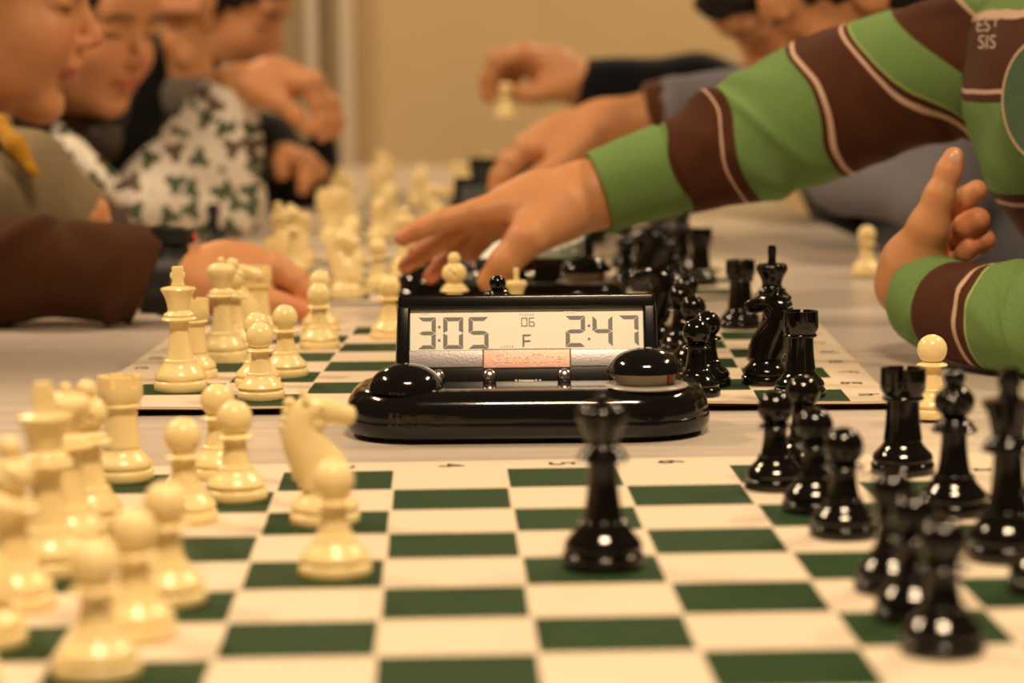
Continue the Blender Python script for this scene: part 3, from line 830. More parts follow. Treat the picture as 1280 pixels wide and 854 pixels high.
def head_color(V, Cn, R, s):
    L = ((V-np.asarray(Cn, np.float32))@R)/s
    x, y, z = L[:, 0], L[:, 1], L[:, 2]; ay = np.abs(y)
    col = np.tile(SK, (len(V), 1))
    def mix(mask, c):
        m = np.clip(mask, 0, 1)[:, None]; return col*(1-m)+c*m
    cheek = np.exp(-(((ay-.036)/.020)**2+((z+.034)/.022)**2))*(x > .03)*.55
    col = mix(cheek, SKR)
    col = mix(np.exp(-((ay/.014)**2+((z+.03)/.014)**2))*(x > .088)*.5, SKR)
    col = mix((x > .075)*np.clip(1.6-((y/.022)**2+((z+.059)/.0085)**2)*1.2, 0, 1)*.85, LIP)
    col = mix((x > .07)*np.clip(1.4-(((ay-.03)/.0225)**2+((z-.0205+.25*(ay-.03)**2/.03)/.0035)**2), 0, 1)*.9, DARK)
    col = mix((x > .06)*np.clip(1.5-(((ay-.031)/.0145)**2+((z+.0045)/.0022)**2), 0, 1), DARK)
    return col
class Person:
    def __init__(s, label, base):
        s.t = thing('person', label, 'person', tuple(base), 0, None); s.base = np.asarray(base, np.float32); s.parts = []; s.cols = []
    def add(s, V, Q, col=None):
        s.parts.append((V-s.base, Q)); s.cols.append(np.tile(SK, (len(V), 1)) if col is None else col)
    def head(s, Cn, R, sc=1.0, h=.0045, neck=None):
        f, T = head_field(Cn, R, sc)
        if neck is not None: f.cone(T(-.022, 0, -.055), neck, .046*sc, .050*sc, .02)
        V, Q = polygonize(f, h); s.add(V, Q, head_color(V, Cn, R, sc)); s.T = T; s.hC = Cn; s.hR = R; s.hs = sc
    def hair(s, m, style='short', h=.005):
        f = Field(.012); T, R, k = s.T, s.hR, s.hs
        E = lambda c, r, kk=.012, op=1: f.ell(T(*c), V3(*r)*k, R, kk*k, op)
        E((-.018, 0, .036), (.099, .083, .087)); E((-.050, 0, -.012), (.058, .075, .068))
        if style == 'long': E((-.045, 0, -.07), (.050, .078, .085), .02)
        E((.062, 0, -.042), (.075, .080, .078), .010, 0)
        for y in (-1, 1): E((.010, y*.088, -.022), (.026, .022, .036), .008, 0)
        if style == 'long':
            for y in (-1, 1): E((.004, y*.066, -.085), (.030, .020, .075), .012)
            E((.012, 0, -.150), (.045, .070, .035), .02)
        if style == 'fringe': E((.060, 0, .060), (.030, .062, .028), .015)
        rnd = np.random.RandomState(3)
        fr = [(rnd.normal(0, 130, 3), rnd.uniform(0, 6)) for _ in range(7)]
        def disp(G): return sum(np.sin(G@fq.astype(np.float32)+ph) for fq, ph in fr).astype(np.float32)*.0011
        V, Q = polygonize(f, h, disp=disp)
        ob('hair', np_mesh('hair', V-s.base, Q), m, s.t)
    def hand(s, f, h):
        V, Q = polygonize(f, h); col = np.tile(SK, (len(V), 1)); s.add(V, Q, col)
    def flush(s, redden=()):
        V, Q = join_np(s.parts); col = np.concatenate(s.cols)
        for p, r, a in redden:
            d = np.sqrt((((V+s.base)-np.asarray(p))**2).sum(1)); m = (np.clip(1.3-d/r, 0, 1)*a)[:, None]
            col = col*(1-m)+SKR*m
        ob('body', np_mesh('body', V, Q, col), M_SKIN, s.t)
    def cloth(s, name, f, m, h, disp=None, lab=None):
        V, Q = polygonize(f, h, disp=disp); o = ob(name, np_mesh(name, V-s.base, Q), m, s.t)
        if lab: o['label'] = lab
        return o
def folds(seed, amp, scale, n=6):
    rnd = np.random.RandomState(seed); fr = [(rnd.normal(0, scale, 3).astype(np.float32), rnd.uniform(0, 6)) for _ in range(n)]
    return lambda G: (sum(np.abs(np.sin(G@q+ph)) for q, ph in fr)-n*.63).astype(np.float32)*amp/n**.5
def torso_field(hip, chest, shl, shr, fat=0.0, k=.05, f=None):
    f = f or Field(k); f.k = k; hip = np.asarray(hip, np.float32); chest = np.asarray(chest, np.float32)
    shl = np.asarray(shl, np.float32); shr = np.asarray(shr, np.float32); d = (shl-shr)*.22
    f.cone(shl, shr, .052+fat, .052+fat); f.cone((shl+chest)/2, hip+d, .075+fat, .085+fat); f.cone((shr+chest)/2, hip-d, .075+fat, .085+fat)
    f.cone(chest, hip, .095+fat, .10+fat)
    return f
def trousers(p, hip, side, feet, m):
    f = Field(.03); hip = np.asarray(hip, np.float32); side = np.asarray(side, np.float32)
    for sg, ft in zip((1, -1), feet):
        ft = np.asarray(ft, np.float32); hp = hip+side*sg*.075
        knee = np.array([ft[0], ft[1], -.30], np.float32)
        f.cone(hp, knee, .088, .062); f.cone(knee, ft+V3(0, 0, .06), .060, .046)
    f.cone(hip+side*.08, hip-side*.08, .095, .095)
    p.cloth('trousers', f, m, .014)
    fs = Field(.015)
    for ft in feet:
        ft = np.asarray(ft, np.float32); d = (ft-hip); d[2] = 0; d = d/np.linalg.norm(d)
        fs.cone(ft+V3(0, 0, .036)-d*.05, ft+V3(0, 0, .034)+d*.11, .036, .034)
    fs.plane((0, 0, -.7445), (0, 0, -1))
    p.cloth('shoes', fs, M_SHOE, .010)
def tube(name, pts, rad, seg=56, n=140, fold=None, squash=None, shear=None):
    """swept sleeve with a uv map: u = metres along the sleeve, v = around"""
    P = np.array(pts, float); Rr = np.array(rad, float)
    d = np.concatenate([[0], np.cumsum(np.linalg.norm(np.diff(P, axis=0), axis=1))])
    def cr(arr, t):
        i = int(np.clip(np.searchsorted(d, t)-1, 0, len(P)-2)); u = (t-d[i])/(d[i+1]-d[i])
        a0 = arr[max(i-1, 0)] if i > 0 else 2*arr[0]-arr[1]; a1, a2 = arr[i], arr[i+1]; a3 = arr[i+2] if i+2 < len(P) else 2*arr[-1]-arr[-2]
        return .5*((2*a1)+(-a0+a2)*u+(2*a0-5*a1+4*a2-a3)*u*u+(-a0+3*a1-3*a2+a3)*u**3)
    ts = np.linspace(0, d[-1], n); ctr = np.array([cr(P, t) for t in ts]); rr = np.array([cr(Rr, t) for t in ts])
    V = []; UV = []
    up0 = np.array([0, 0, 1.0])
    def ringat(c, tg, r, t, inner=False):
        sd = np.cross(tg, up0); sd /= np.linalg.norm(sd); up = np.cross(sd, tg)
        for k in range(seg):
            a = 2*PI*k/seg
            rk = r+(fold(t, a) if fold and not inner else 0)
            V.append(c+rk*(math.cos(a)*sd*(squash or 1)+math.sin(a)*up)); UV.append((t+(shear(t, a) if shear and not inner else 0), k/seg))
    tg0 = ctr[1]-ctr[0]; tg0 /= np.linalg.norm(tg0)
    for dd, ri in ((.022, -.0045), (.010, -.0042), (.0012, -.0040), (.0, -.0016)):
        ringat(ctr[0]+tg0*dd, tg0, rr[0]+ri, 0.0, True)
    for i in range(n):
        tg = ctr[min(i+1, n-1)]-ctr[max(i-1, 0)]; tg /= np.linalg.norm(tg); ringat(ctr[i], tg, rr[i], ts[i])
    nr = len(V)//seg; Fc = []
    for i in range(nr-1):
        for k in range(seg):
            j = (k+1) % seg; Fc.append((i*seg+k, (i+1)*seg+k, (i+1)*seg+j, i*seg+j))
    me = mesh(name, V, Fc)
    uvl = me.uv_layers.new(name='UVMap'); 
    for lp in me.loops: uvl.data[lp.index].uv = UV[lp.vertex_index]
    return me
M_SHOE = mat('dark_shoe', (.02, .02, .022), .5)
M_NAVYT = mat('navy_trousers', (.012, .014, .026), .8)
M_HAIRK = mat('black_hair', (.010, .007, .006), .55, spec=.3)
M_HAIRB = mat('dark_brown_hair', (.030, .016, .009), .55, spec=.3)
GRN, BRN, PNK, LGN = (.155, .265, .085), (.075, .025, .012), (.62, .42, .32), (.36, .46, .16)
def stripe_mat(name, bands, use_z=False, bump=.25):
    m = bpy.data.materials.new(name); m.use_nodes = True; nt = m.node_tree; b = nt.nodes['Principled BSDF']
    tc = nt.nodes.new('ShaderNodeTexCoord'); sp = nt.nodes.new('ShaderNodeSeparateXYZ')
    nz = nt.nodes.new('ShaderNodeTexNoise'); nz.inputs['Scale'].default_value = 14
    nt.links.new(tc.outputs['Object'], nz.inputs['Vector'])
    val = None
    if use_z:
        nt.links.new(tc.outputs['Object'], sp.inputs[0]); src = sp.outputs['Z']
    else:
        nt.links.new(tc.outputs['UV'], sp.inputs[0]); src = sp.outputs['X']
    ad = nt.nodes.new('ShaderNodeMath'); ad.operation = 'MULTIPLY_ADD'; ad.inputs[1].default_value = .008; nt.links.new(nz.outputs['Fac'], ad.inputs[0]); nt.links.new(src, ad.inputs[2])
    lo, hi = bands[0][0], bands[-1][0]+.05
    mr = nt.nodes.new('ShaderNodeMapRange'); mr.inputs['From Min'].default_value = lo+.004; mr.inputs['From Max'].default_value = hi+.004
    nt.links.new(ad.outputs[0], mr.inputs['Value'])
    cr = nt.nodes.new('ShaderNodeValToRGB'); cr.color_ramp.interpolation = 'CONSTANT'
    el = cr.color_ramp.elements
    for i, (p_, c) in enumerate(bands):
        x = (p_-lo)/(hi-lo)
        e = el[i] if i < 2 else el.new(x)
        e.position = x; e.color = (*c, 1)
    nt.links.new(mr.outputs['Result'], cr.inputs['Fac'])
    n2 = nt.nodes.new('ShaderNodeTexNoise'); n2.inputs['Scale'].default_value = 500; n2.inputs['Detail'].default_value = 2
    nt.links.new(tc.outputs['Object'], n2.inputs['Vector'])
    mr2 = nt.nodes.new('ShaderNodeMapRange'); mr2.inputs['To Min'].default_value = .8; mr2.inputs['To Max'].default_value = 1.2; nt.links.new(n2.outputs['Fac'], mr2.inputs['Value'])
    mx = nt.nodes.new('ShaderNodeMixRGB'); mx.blend_type = 'MULTIPLY'; mx.inputs['Fac'].default_value = 1
    nt.links.new(cr.outputs['Color'], mx.inputs['Color1']); nt.links.new(mr2.outputs['Result'], mx.inputs['Color2']); nt.links.new(mx.outputs['Color'], b.inputs['Base Color'])
    bp = nt.nodes.new('ShaderNodeBump'); bp.inputs['Strength'].default_value = bump; bp.inputs['Distance'].default_value = .001
    nt.links.new(n2.outputs['Fac'], bp.inputs['Height']); nt.links.new(bp.outputs['Normal'], b.inputs['Normal'])
    b.inputs['Roughness'].default_value = .85; b.inputs['Specular IOR Level'].default_value = .15
    b.inputs['Sheen Weight'].default_value = .03
    return m
def cloth_mat(name, c, sheen=.2, n=.12): 
    m = mat(name, c, .9, spec=.1, bump=.25, bscale=450, noise=n, nscale=90); m.node_tree.nodes['Principled BSDF'].inputs['Sheen Weight'].default_value = sheen
    return m
def leaf_mat():
    m = bpy.data.materials.new('leaf_print_cotton'); m.use_nodes = True; nt = m.node_tree; b = nt.nodes['Principled BSDF']; N = nt.nodes.new; L = nt.links.new
    tc = N('ShaderNodeTexCoord'); mp = N('ShaderNodeMapping'); mp.inputs['Scale'].default_value = (30, 6, 30); L(tc.outputs['Object'], mp.inputs['Vector'])
    vo = N('ShaderNodeTexVoronoi'); vo.inputs['Scale'].default_value = 1.0; vo.inputs['Randomness'].default_value = .75; L(mp.outputs['Vector'], vo.inputs['Vector'])
    sb = N('ShaderNodeVectorMath'); sb.operation = 'SUBTRACT'; L(mp.outputs['Vector'], sb.inputs[0]); L(vo.outputs['Position'], sb.inputs[1])
    sp = N('ShaderNodeSeparateXYZ'); L(sb.outputs[0], sp.inputs[0])
    def mth(op, a, b_=None, c=None):
        n = N('ShaderNodeMath'); n.operation = op
        for i, v in enumerate((a, b_, c)):
            if v is None: continue
            if isinstance(v, (int, float)): n.inputs[i].default_value = v
            else: L(v, n.inputs[i])
        return n.outputs[0]
    sc = N('ShaderNodeSeparateColor'); L(vo.outputs['Color'], sc.inputs[0])
    th = mth('ARCTAN2', sp.outputs['Z'], sp.outputs['X'])
    rr = mth('SQRT', mth('ADD', mth('MULTIPLY', sp.outputs['X'], sp.outputs['X']), mth('MULTIPLY', sp.outputs['Z'], sp.outputs['Z'])))
    lob = mth('ABSOLUTE', mth('COSINE', mth('MULTIPLY_ADD', th, 1.5, mth('MULTIPLY', sc.outputs[0], 6.28))))
    R = mth('MULTIPLY_ADD', lob, .32, .09)
    inside = mth('LESS_THAN', rr, R)
    mx1 = N('ShaderNodeMixRGB'); mx1.inputs['Color1'].default_value = (.018, .065, .016, 1); mx1.inputs['Color2'].default_value = (.075, .04, .022, 1); L(mth('GREATER_THAN', sc.outputs[1], .68), mx1.inputs['Fac'])
    mx = N('ShaderNodeMixRGB'); mx.inputs['Color1'].default_value = (.80, .74, .66, 1); L(mx1.outputs[0], mx.inputs['Color2']); L(inside, mx.inputs['Fac'])
    L(mx.outputs[0], b.inputs['Base Color']); b.inputs['Roughness'].default_value = .85; b.inputs['Specular IOR Level'].default_value = .15
    return m

# ---- the child in the striped sweater, reaching across (sits on the right of the second board)
def P_(u, v, Y): return at(u, v, Y)
p1 = Person('child in green and brown striped sweater reaching over the 3:05 timer board', (.56, 1.02, -.745))
f = Field(.010)
idx = [P_(596, 266, 1.152), P_(553, 276, 1.150), P_(524, 287, 1.149), P_(503, 298, 1.149)]
mid = [P_(588, 274, 1.176), P_(552, 299, 1.172), P_(525, 318, 1.170), P_(507, 333, 1.170)]
rng = [P_(600, 284, 1.196), P_(572, 310, 1.190), P_(552, 331, 1.186), P_(538, 346, 1.184)]
pky = [P_(616, 288, 1.212), P_(601, 303, 1.210), P_(593, 313, 1.208), P_(588, 320, 1.206)]
thb = [P_(700, 268, 1.160), P_(657, 299, 1.130), P_(631, 329, 1.126), P_(611, 351, 1.132)]
wr = P_(738, 244, 1.183); fa = P_(840, 212, 1.19)
f.cone(fa, wr, .029, .0245, .02); f.cone(wr, P_(672, 254, 1.178), .0245, .0255, .02)
f.cone(P_(672, 254, 1.168), idx[0], .0225, .0112, .010); f.cone(P_(672, 254, 1.182), mid[0], .0225, .0108, .010)
f.cone(P_(676, 258, 1.19), rng[0], .0215, .0102, .010); f.cone(P_(680, 262, 1.195), pky[0], .020, .0092, .010)
for a_, b_ in ((idx, mid), (mid, rng), (rng, pky)): f.cone(P_(640, 262, 1.18), (a_[0]+b_[0])/2, .018, .0085, .008)
f.chain(idx, (.0102, .0092, .0080, .0064), .003); f.chain(mid, (.0102, .0094, .0082, .0066), .003); f.chain(rng, (.0098, .0088, .0078, .0062), .003)
f.chain(pky, (.0088, .0076, .0068, .0056), .003)
f.cone(thb[0], thb[1], .0235, .0150, .016); f.chain(thb[1:], (.0146, .0124, .0092), .005)
p1.hand(f, .0017)
# resting hand, thumb up
f = Field(.007)
wl = P_(1136, 356, .918)
f.cone(P_(1182, 382, .885), wl, .0225, .0215, .012); f.cone(wl, P_(1140, 326, .916), .0205, .0192, .012)
f.cone(P_(1141, 328, .908), P_(1161, 284, .896), .0190, .0142, .012); f.cone(P_(1150, 330, .925), P_(1172, 296, .930), .0200, .0150, .012)
f.chain([P_(1160, 284, .894), P_(1174, 245, .890), P_(1186, 214, .890), P_(1192, 197, .891)], (.0136, .0100, .0085, .0072), .005)

f.chain([P_(1172, 280, .940), P_(1187, 264, .920), P_(1206, 248, .908), P_(1221, 238, .904)], (.0096, .0082, .0080, .0074), .0025)
f.chain([P_(1176, 299, .940), P_(1199, 293, .915), P_(1208, 283, .902), P_(1222, 275, .897)], (.0098, .0088, .0090, .0088), .0025)
f.chain([P_(1180, 318, .938), P_(1210, 312, .918), P_(1225, 305, .906), P_(1231, 300, .902)], (.0090, .0080, .0080, .0076), .0025)
f.chain([P_(1180, 330, .932), P_(1200, 326, .912), P_(1207, 316, .902), P_(1211, 310, .899)], (.0086, .0074, .0068, .0062), .0025)
for uu, vv in ((1152, 322), (1163, 313)):
    f.cone(P_(uu-24, vv+9, .886), P_(uu+14, vv+3, .880), .0011, .0009, .002, 0)
p1.hand(f, .0016)
tf = torso_field((.80, 1.02, -.28), (.475, 1.0, .15), (.48, .865, .225), (.445, 1.155, .215), -.012)
sh_l, el_l = V3(.49, .865, .215), V3(.445, .762, .045)
tf.cone(sh_l, el_l, .034, .026, .02); tf.cone(el_l, P_(1195, 390, .868), .026, .021, .02); tf.cone(P_(1195, 390, .868), wl, .021, .018, .02); tf.cone(V3(.445, 1.155, .205), fa, .036, .028, .02)
V_, Q_ = polygonize(tf, .010); p1.add(V_, Q_)
hc = np.array([.415, 1.01, .425]); p1.head(hc, Rot(PI+.1, .45), 1.0, .0055, neck=(.465, 1.0, .25)); p1.hair(M_HAIRB)
p1.flush([(idx[3], .022, .7), (mid[3], .02, .7), (rng[3], .02, .7), (P_(1222, 275, .897), .02, .5), (P_(1231, 300, .902), .018, .5), (P_(1211, 310, .899), .016, .5), (P_(1192, 197, .891), .014, .4)])
# fingernails of the resting hand
def nail(p, c, n, tip, w_, l_):
    n = Vector(n).normalized(); tip = Vector(tip).normalized(); sd = n.cross(tip).normalized(); tip = sd.cross(n).normalized()
    bm = bmesh.new(); bmesh.ops.create_uvsphere(bm, u_segments=14, v_segments=8, radius=1)
    for v in bm.verts: v.co = Vector(c)-Vector(p.base)+sd*v.co.x*w_+tip*v.co.y*l_+n*v.co.z*.0016
    ob('fingernail', bm_mesh('fingernail', bm, True), M_NAIL, p.t)
nail(p1, P_(1193.5, 199, .8838), (.15, -1, .15), (.25, 0, 1), .0045, .0056)
sw = torso_field((.80, 1.02, -.28), (.462, .99, .155), (.48, .865, .225), (.435, 1.13, .215), .004)
sw.plane((.46, 1.0, .30), (-.25, 0, 1))
bz = .745
M_STRT = stripe_mat('striped_sweater_body', [(bz-.45, BRN), (bz-.04, GRN), (bz+.03, BRN), (bz+.098, PNK), (bz+.1015, BRN), (bz+.108, GRN), (bz+.172, BRN), (bz+.180, PNK), (bz+.1822, BRN), (bz+.232, PNK), (bz+.240, GRN), (bz+.30, BRN)], True)
sweat = p1.cloth('sweater', sw, M_STRT, .0075, folds(5, .0032, 26))
arm = [P_(748, 241, 1.182), P_(800, 223, 1.186), P_(845, 209, 1.188), P_(940, 176, 1.185), P_(1020, 143, 1.175), P_(1100, 108, 1.165), P_(1190, 84, 1.150), P_(1270, 78, 1.13)]
ar = (.0335, .0375, .041, .050, .0535, .054, .056, .058)
def ridges(seed, n, L, amp, t0=.05):
    rnd = np.random.RandomState(seed); Rg = []
    for _ in range(n):
        Rg.append((rnd.uniform(t0, L), rnd.uniform(0, 2*PI), rnd.uniform(-1, 1), rnd.uniform(.012, .03), rnd.uniform(.5, 1.2), rnd.uniform(.4, 1)*amp*rnd.choice([1, -1, 1])))
    def g(t, a):
        v = 0.0
        for tc_, ac, sl, wt_, wa, am in Rg:
            da = (a-ac+PI) % (2*PI)-PI
            dt = t-tc_-sl*.05*da
            v += am*math.exp(-(dt/(wt_*.45))**2)*math.exp(-(da/wa)**2)
        return v
    return g
_rg = ridges(4, 16, .42, .0048, .10)
def af(t, a):
    return (.0016*math.sin(22*t+2*a)+_rg(t, a) + .0060*math.exp(-((a-(1.75+5*(t-.2)))/.20)**2)*math.exp(-((t-.2)/.07)**2) - .0055*math.exp(-((a-(2.15+5*(t-.2)))/.18)**2)*math.exp(-((t-.2)/.08)**2)
            + .0060*math.exp(-((a-(4.9-7*(t-.3)))/.25)**2)*math.exp(-((t-.30)/.05)**2) - .008*math.exp(-((t-.325-.03*math.cos(a))/.010)**2)
            - .0035*math.exp(-((t-.064)/.0022)**2))
def ash(t, a):
    w_ = min(1, max(0, (t-.20)/.12)); w_ = w_*w_*(3-2*w_)
    return .075*w_*math.sin(a)+.004*math.sin(3*a+20*t)
me = tube('sleeve', arm, ar, fold=af, n=200, shear=ash)
M_STRS = stripe_mat('striped_sleeve', [(-.01, GRN), (.063, BRN), (.104, PNK), (.1075, BRN), (.116, LGN), (.1178, GRN), (.186, BRN), (.191, PNK), (.1945, BRN), (.240, PNK), (.244, BRN), (.252, LGN), (.2538, GRN), (.305, BRN), (.375, PNK), (.379, GRN), (.46, BRN)])
def to_local(me, p):
    for v in me.vertices:
        if v.co.z < TZ+.0008 and abs(v.co.x) < .47: v.co.z = TZ+.0008     # cloth flattened on the table
        v.co -= Vector(p.base)
    return me
o = ob('sleeve', to_local(me, p1), M_STRS, p1.t); o['label'] = 'green and brown striped sleeve with turned-back green cuff'
fore = [P_(1160, 374, .904), P_(1178, 383, .886), P_(1205, 390, .862), P_(1245, 396, .834), P_(1300, 402, .806), V3(.385, .775, .040), V3(.440, .760, .056), V3(.475, .80, .12), V3(.49, .866, .215)]
fr_ = (.0335, .0345, .0355, .0365, .038, .041, .046, .050, .054)
_rf = ridges(9, 12, .30, .0034, .05)
def ff(t, a): return _rf(t, a)+ .0012*math.sin(30*t+2*a)+.0018*math.sin(75*t+a)*max(0, math.sin(a+1))*min(1, t/.06)-.0022*math.exp(-((t-.034)/.002)**2)
me = tube('sleeve', fore, fr_, fold=ff, n=180)
M_STRF = stripe_mat('striped_forearm', [(-.01, GRN), (.034, BRN), (.072, PNK), (.0745, BRN), (.0815, LGN), (.0828, GRN), (.140, BRN), (.19, PNK), (.195, GRN), (.26, BRN), (.34, GRN)])
ob('sleeve', to_local(me, p1), M_STRF, p1.t)['label'] = 'striped sleeve resting on the table'
# chest lettering and round patch on the sweater
from mathutils.bvhtree import BVHTree
_vs = [v.co.copy() for v in sweat.data.vertices]; bvh = BVHTree.FromPolygons(_vs, [tuple(q.vertices) for q in sweat.data.polygons])
def stick(me, u, v, m, nm, lab=None, sc=1.0, lift=.0040, face=0.0):
    o_ = Vector(CAM)-Vector(p1.base); D = Vector(at(u, v, 1.0))-Vector(CAM); D.normalize()
    hit, n, _, _ = bvh.ray_cast(o_, D)
    if hit is None: return
    n = Vector((n.x, n.y, n.z*.3)).normalized(); n = (n-D*face).normalized(); up = Vector((0, 0, 1)); sx = up.cross(n).normalized(); up = n.cross(sx)
    o = ob(nm, me, m, p1.t); o.matrix_local = Matrix.Translation(hit+n*lift) @ Matrix((sx, up, n)).transposed().to_4x4() @ Matrix.Scale(sc, 4)
    if lab: o['label'] = lab
M_LETT = cloth_mat('cream_lettering', (.55, .46, .38))
stick(text_me('EST', .014), 1241, 33, M_LETT, 'lettering', lift=.006, face=1.0); stick(text_me('SIS.', .014), 1242, 54, M_LETT, 'lettering', lift=.006, face=1.0)
stick(lathe('patch', [(0, 0), (44, 0), (44, .8), (0, .8)], 48), 1314, 125, cloth_mat('patch_rim', (.60, .42, .30)), 'round_patch', 'round green patch with pale rim')
stick(lathe('patch', [(0, 0), (41.5, 0), (41.5, 1.2), (0, 1.2)], 48), 1314, 125, cloth_mat('patch_green', (.07, .13, .07)), 'round_patch')
trousers(p1, (.78, 1.02, -.30), (0, 1, 0), ((.22+.10, .93, -.745), (.32, 1.11, -.745)), M_NAVYT)

# ---- the child with the black watch (sits on the left of the second board)
M_BRNF = cloth_mat('brown_fleece', (.060, .022, .009), .06)
p2 = Person('child in dark brown fleece with a black wristwatch, hand on the table', (-.66, 1.08, -.745))
f = Field(.010)
w2 = P_(226, 350, 1.222)
f.cone(P_(120, 345, 1.21), w2, .027, .0245, .02); f.cone(w2, P_(300, 344, 1.222), .0250, .0255, .02)
kn = [P_(345, 338, 1.205), P_(347, 336, 1.224), P_(344, 337, 1.243), P_(338, 341, 1.260)]
for k in kn: f.cone(P_(285, 346, 1.225), k, .0240, .0120, .012)
f.chain([kn[0], P_(368, 352, 1.200), P_(379, 366, 1.198), P_(383, 377, 1.198)], (.0112, .0098, .0088, .0072), .004)
f.chain([kn[1], P_(372, 350, 1.222), P_(382, 362, 1.222), P_(386, 372, 1.222)], (.0112, .0098, .0088, .0072), .004)
f.chain([kn[2], P_(366, 352, 1.244), P_(374, 362, 1.244), P_(378, 371, 1.244)], (.0106, .0094, .0084, .0070), .004)
f.chain([kn[3], P_(354, 356, 1.262), P_(360, 364, 1.262), P_(363, 371, 1.262)], (.0096, .0084, .0074, .0062), .004)
f.cone(P_(262, 362, 1.205), P_(322, 374, 1.190), .0200, .0125, .012); f.chain([P_(322, 374, 1.19), P_(352, 384, 1.182), P_(377, 389, 1.182)], (.0125, .0108, .0088), .005)
p2.hand(f, .0020)
tf = torso_field((-.76, 1.05, -.28), (-.63, 1.08, .10), (-.60, 1.24, .20), (-.64, .93, .20), -.012)
tf.cone(V3(-.60, 1.24, .19), V3(-.47, 1.233, .045), .034, .028, .02); tf.cone(V3(-.47, 1.233, .045), w2, .028, .022, .02)
V_, Q_ = polygonize(tf, .011); p2.add(V_, Q_)
p2.head(np.array([-.62, 1.06, .40]), Rot(0, .35), 1.0, .0055, neck=(-.645, 1.08, .23)); p2.hair(M_HAIRB)
p2.flush([(P_(377, 389, 1.182), .02, .6), (P_(383, 377, 1.198), .015, .5)])
sw = torso_field((-.76, 1.05, -.28), (-.63, 1.08, .10), (-.60, 1.24, .20), (-.64, .93, .20), .004)
sw.cone(V3(-.64, .93, .19), V3(-.66, .90, -.02), .05, .045, .02)
sw.plane((-.645, 1.08, .275), (.25, 0, 1)); p2.cloth('fleece_top', sw, M_BRNF, .010, folds(8, .003, 26))
slv = [P_(184, 349, 1.220), P_(162, 341, 1.218), P_(130, 336, 1.215), P_(80, 342, 1.214), P_(20, 338, 1.214), V3(-.45, 1.23, .050), V3(-.54, 1.24, .10), V3(-.60, 1.24, .19)]
sr = (.0390, .0410, .0430, .0400, .0430, .046, .050, .056)
_rs = ridges(15, 16, .26, .0085, .015)
def sf(t, a): return _rs(t, a)+ .0045*math.sin(70*t+1.5*math.sin(a)+.4)*min(1, t/.03)*math.exp(-t/.2)+.0020*math.sin(33*t+2*a)
me = tube('sleeve', slv, sr, fold=sf, n=170)
ob('sleeve', to_local(me, p2), M_BRNF, p2.t)['label'] = 'thick brown fleece sleeve pushed back from a watch'
trousers(p2, (-.76, 1.05, -.30), (0, 1, 0), ((-.42, .96, -.745), (-.42, 1.14, -.745)), M_NAVYT)
# wristwatch: worn, so a thing of its own
M_STRAP = mat('black_rubber_strap', (.010, .010, .011), .45, spec=.4)
M_WSTEEL = mat('dark_watch_case', (.05, .05, .052), .3, metal=.5)
M_ORANGE = mat('orange_watch_button', (.62, .075, .03), .4)
wc = P_(205, 347, 1.221); wdir = np.array(w2)-np.array(P_(120, 345, 1.21)); wdir /= np.linalg.norm(wdir)
wt = thing('wristwatch', 'chunky black wristwatch with an orange button on the wrist in brown fleece', 'watch', tuple(wc))
sd = np.cross(wdir, [0, 0, 1]); sd /= np.linalg.norm(sd); upv = np.cross(sd, wdir)
def wring(r0, r1, w_, ey=1.0, seg=40):
    V = []; Fc = []
    for k in range(seg):
        a = 2*PI*k/seg; dv = math.cos(a)*sd+math.sin(a)*upv*ey
        for (r, q) in ((r0, -w_), (r1, -w_), (r1, w_), (r0, w_)): V.append(dv*r+wdir*q)
    for k in range(seg):
        j = (k+1) % seg
        for q in range(4): Fc.append((k*4+q, j*4+q, j*4+(q+1) % 4, k*4+(q+1) % 4))
    return mesh('strap', V, Fc, True, 40)
ob('strap', wring(.0262, .0305, .0175), M_STRAP, wt)
ob('keeper_loop', wring(.0302, .0318, .0036), M_STRAP, wt)
WR = Matrix((Vector(wdir), Vector(-sd), Vector(upv))).transposed().to_4x4()
def wpart(nm, me, m, off):
    o = ob(nm, me, m, wt); o.matrix_local = Matrix.Translation(Vector(off)) @ WR; return o
bm = bmesh.new(); bmesh.ops.create_cone(bm, segments=8, radius1=.0195, radius2=.0180, depth=.0115, cap_ends=True)
bmesh.ops.bevel(bm, geom=list(bm.edges), offset=.0012, segments=2, affect='EDGES')
wpart('case', bm_mesh('case', bm, True, 35), M_STRAP, upv*.0340+wdir*.002)
wpart('bezel', lathe('bezel', [(0, 0), (15.5, 0), (16, 1.2), (14, 2.2), (12.8, 2.2), (12.6, 1.2), (0, 1.2)], 36), M_WSTEEL, upv*.0395+wdir*.002)
bm = bmesh.new(); bmesh.ops.create_cone(bm, segments=20, radius1=.0048, radius2=.0042, depth=.006, cap_ends=True)
for v in bm.verts: v.co = Matrix.Rotation(PI/2, 3, 'Y') @ v.co
wpart('button', bm_mesh('button', bm, True, 40), M_ORANGE, upv*.0335+wdir*.0215-sd*.004)['label'] = 'round orange button'
bm = bmesh.new(); bmesh.ops.create_cone(bm, segments=24, radius1=.0075, radius2=.0070, depth=.006, cap_ends=True)
for v in bm.verts: v.co = Matrix.Rotation(PI/2, 3, 'Y') @ v.co
wpart('button_guard', bm_mesh('guard', bm, True, 40), M_STRAP, upv*.0335+wdir*.0188-sd*.004)

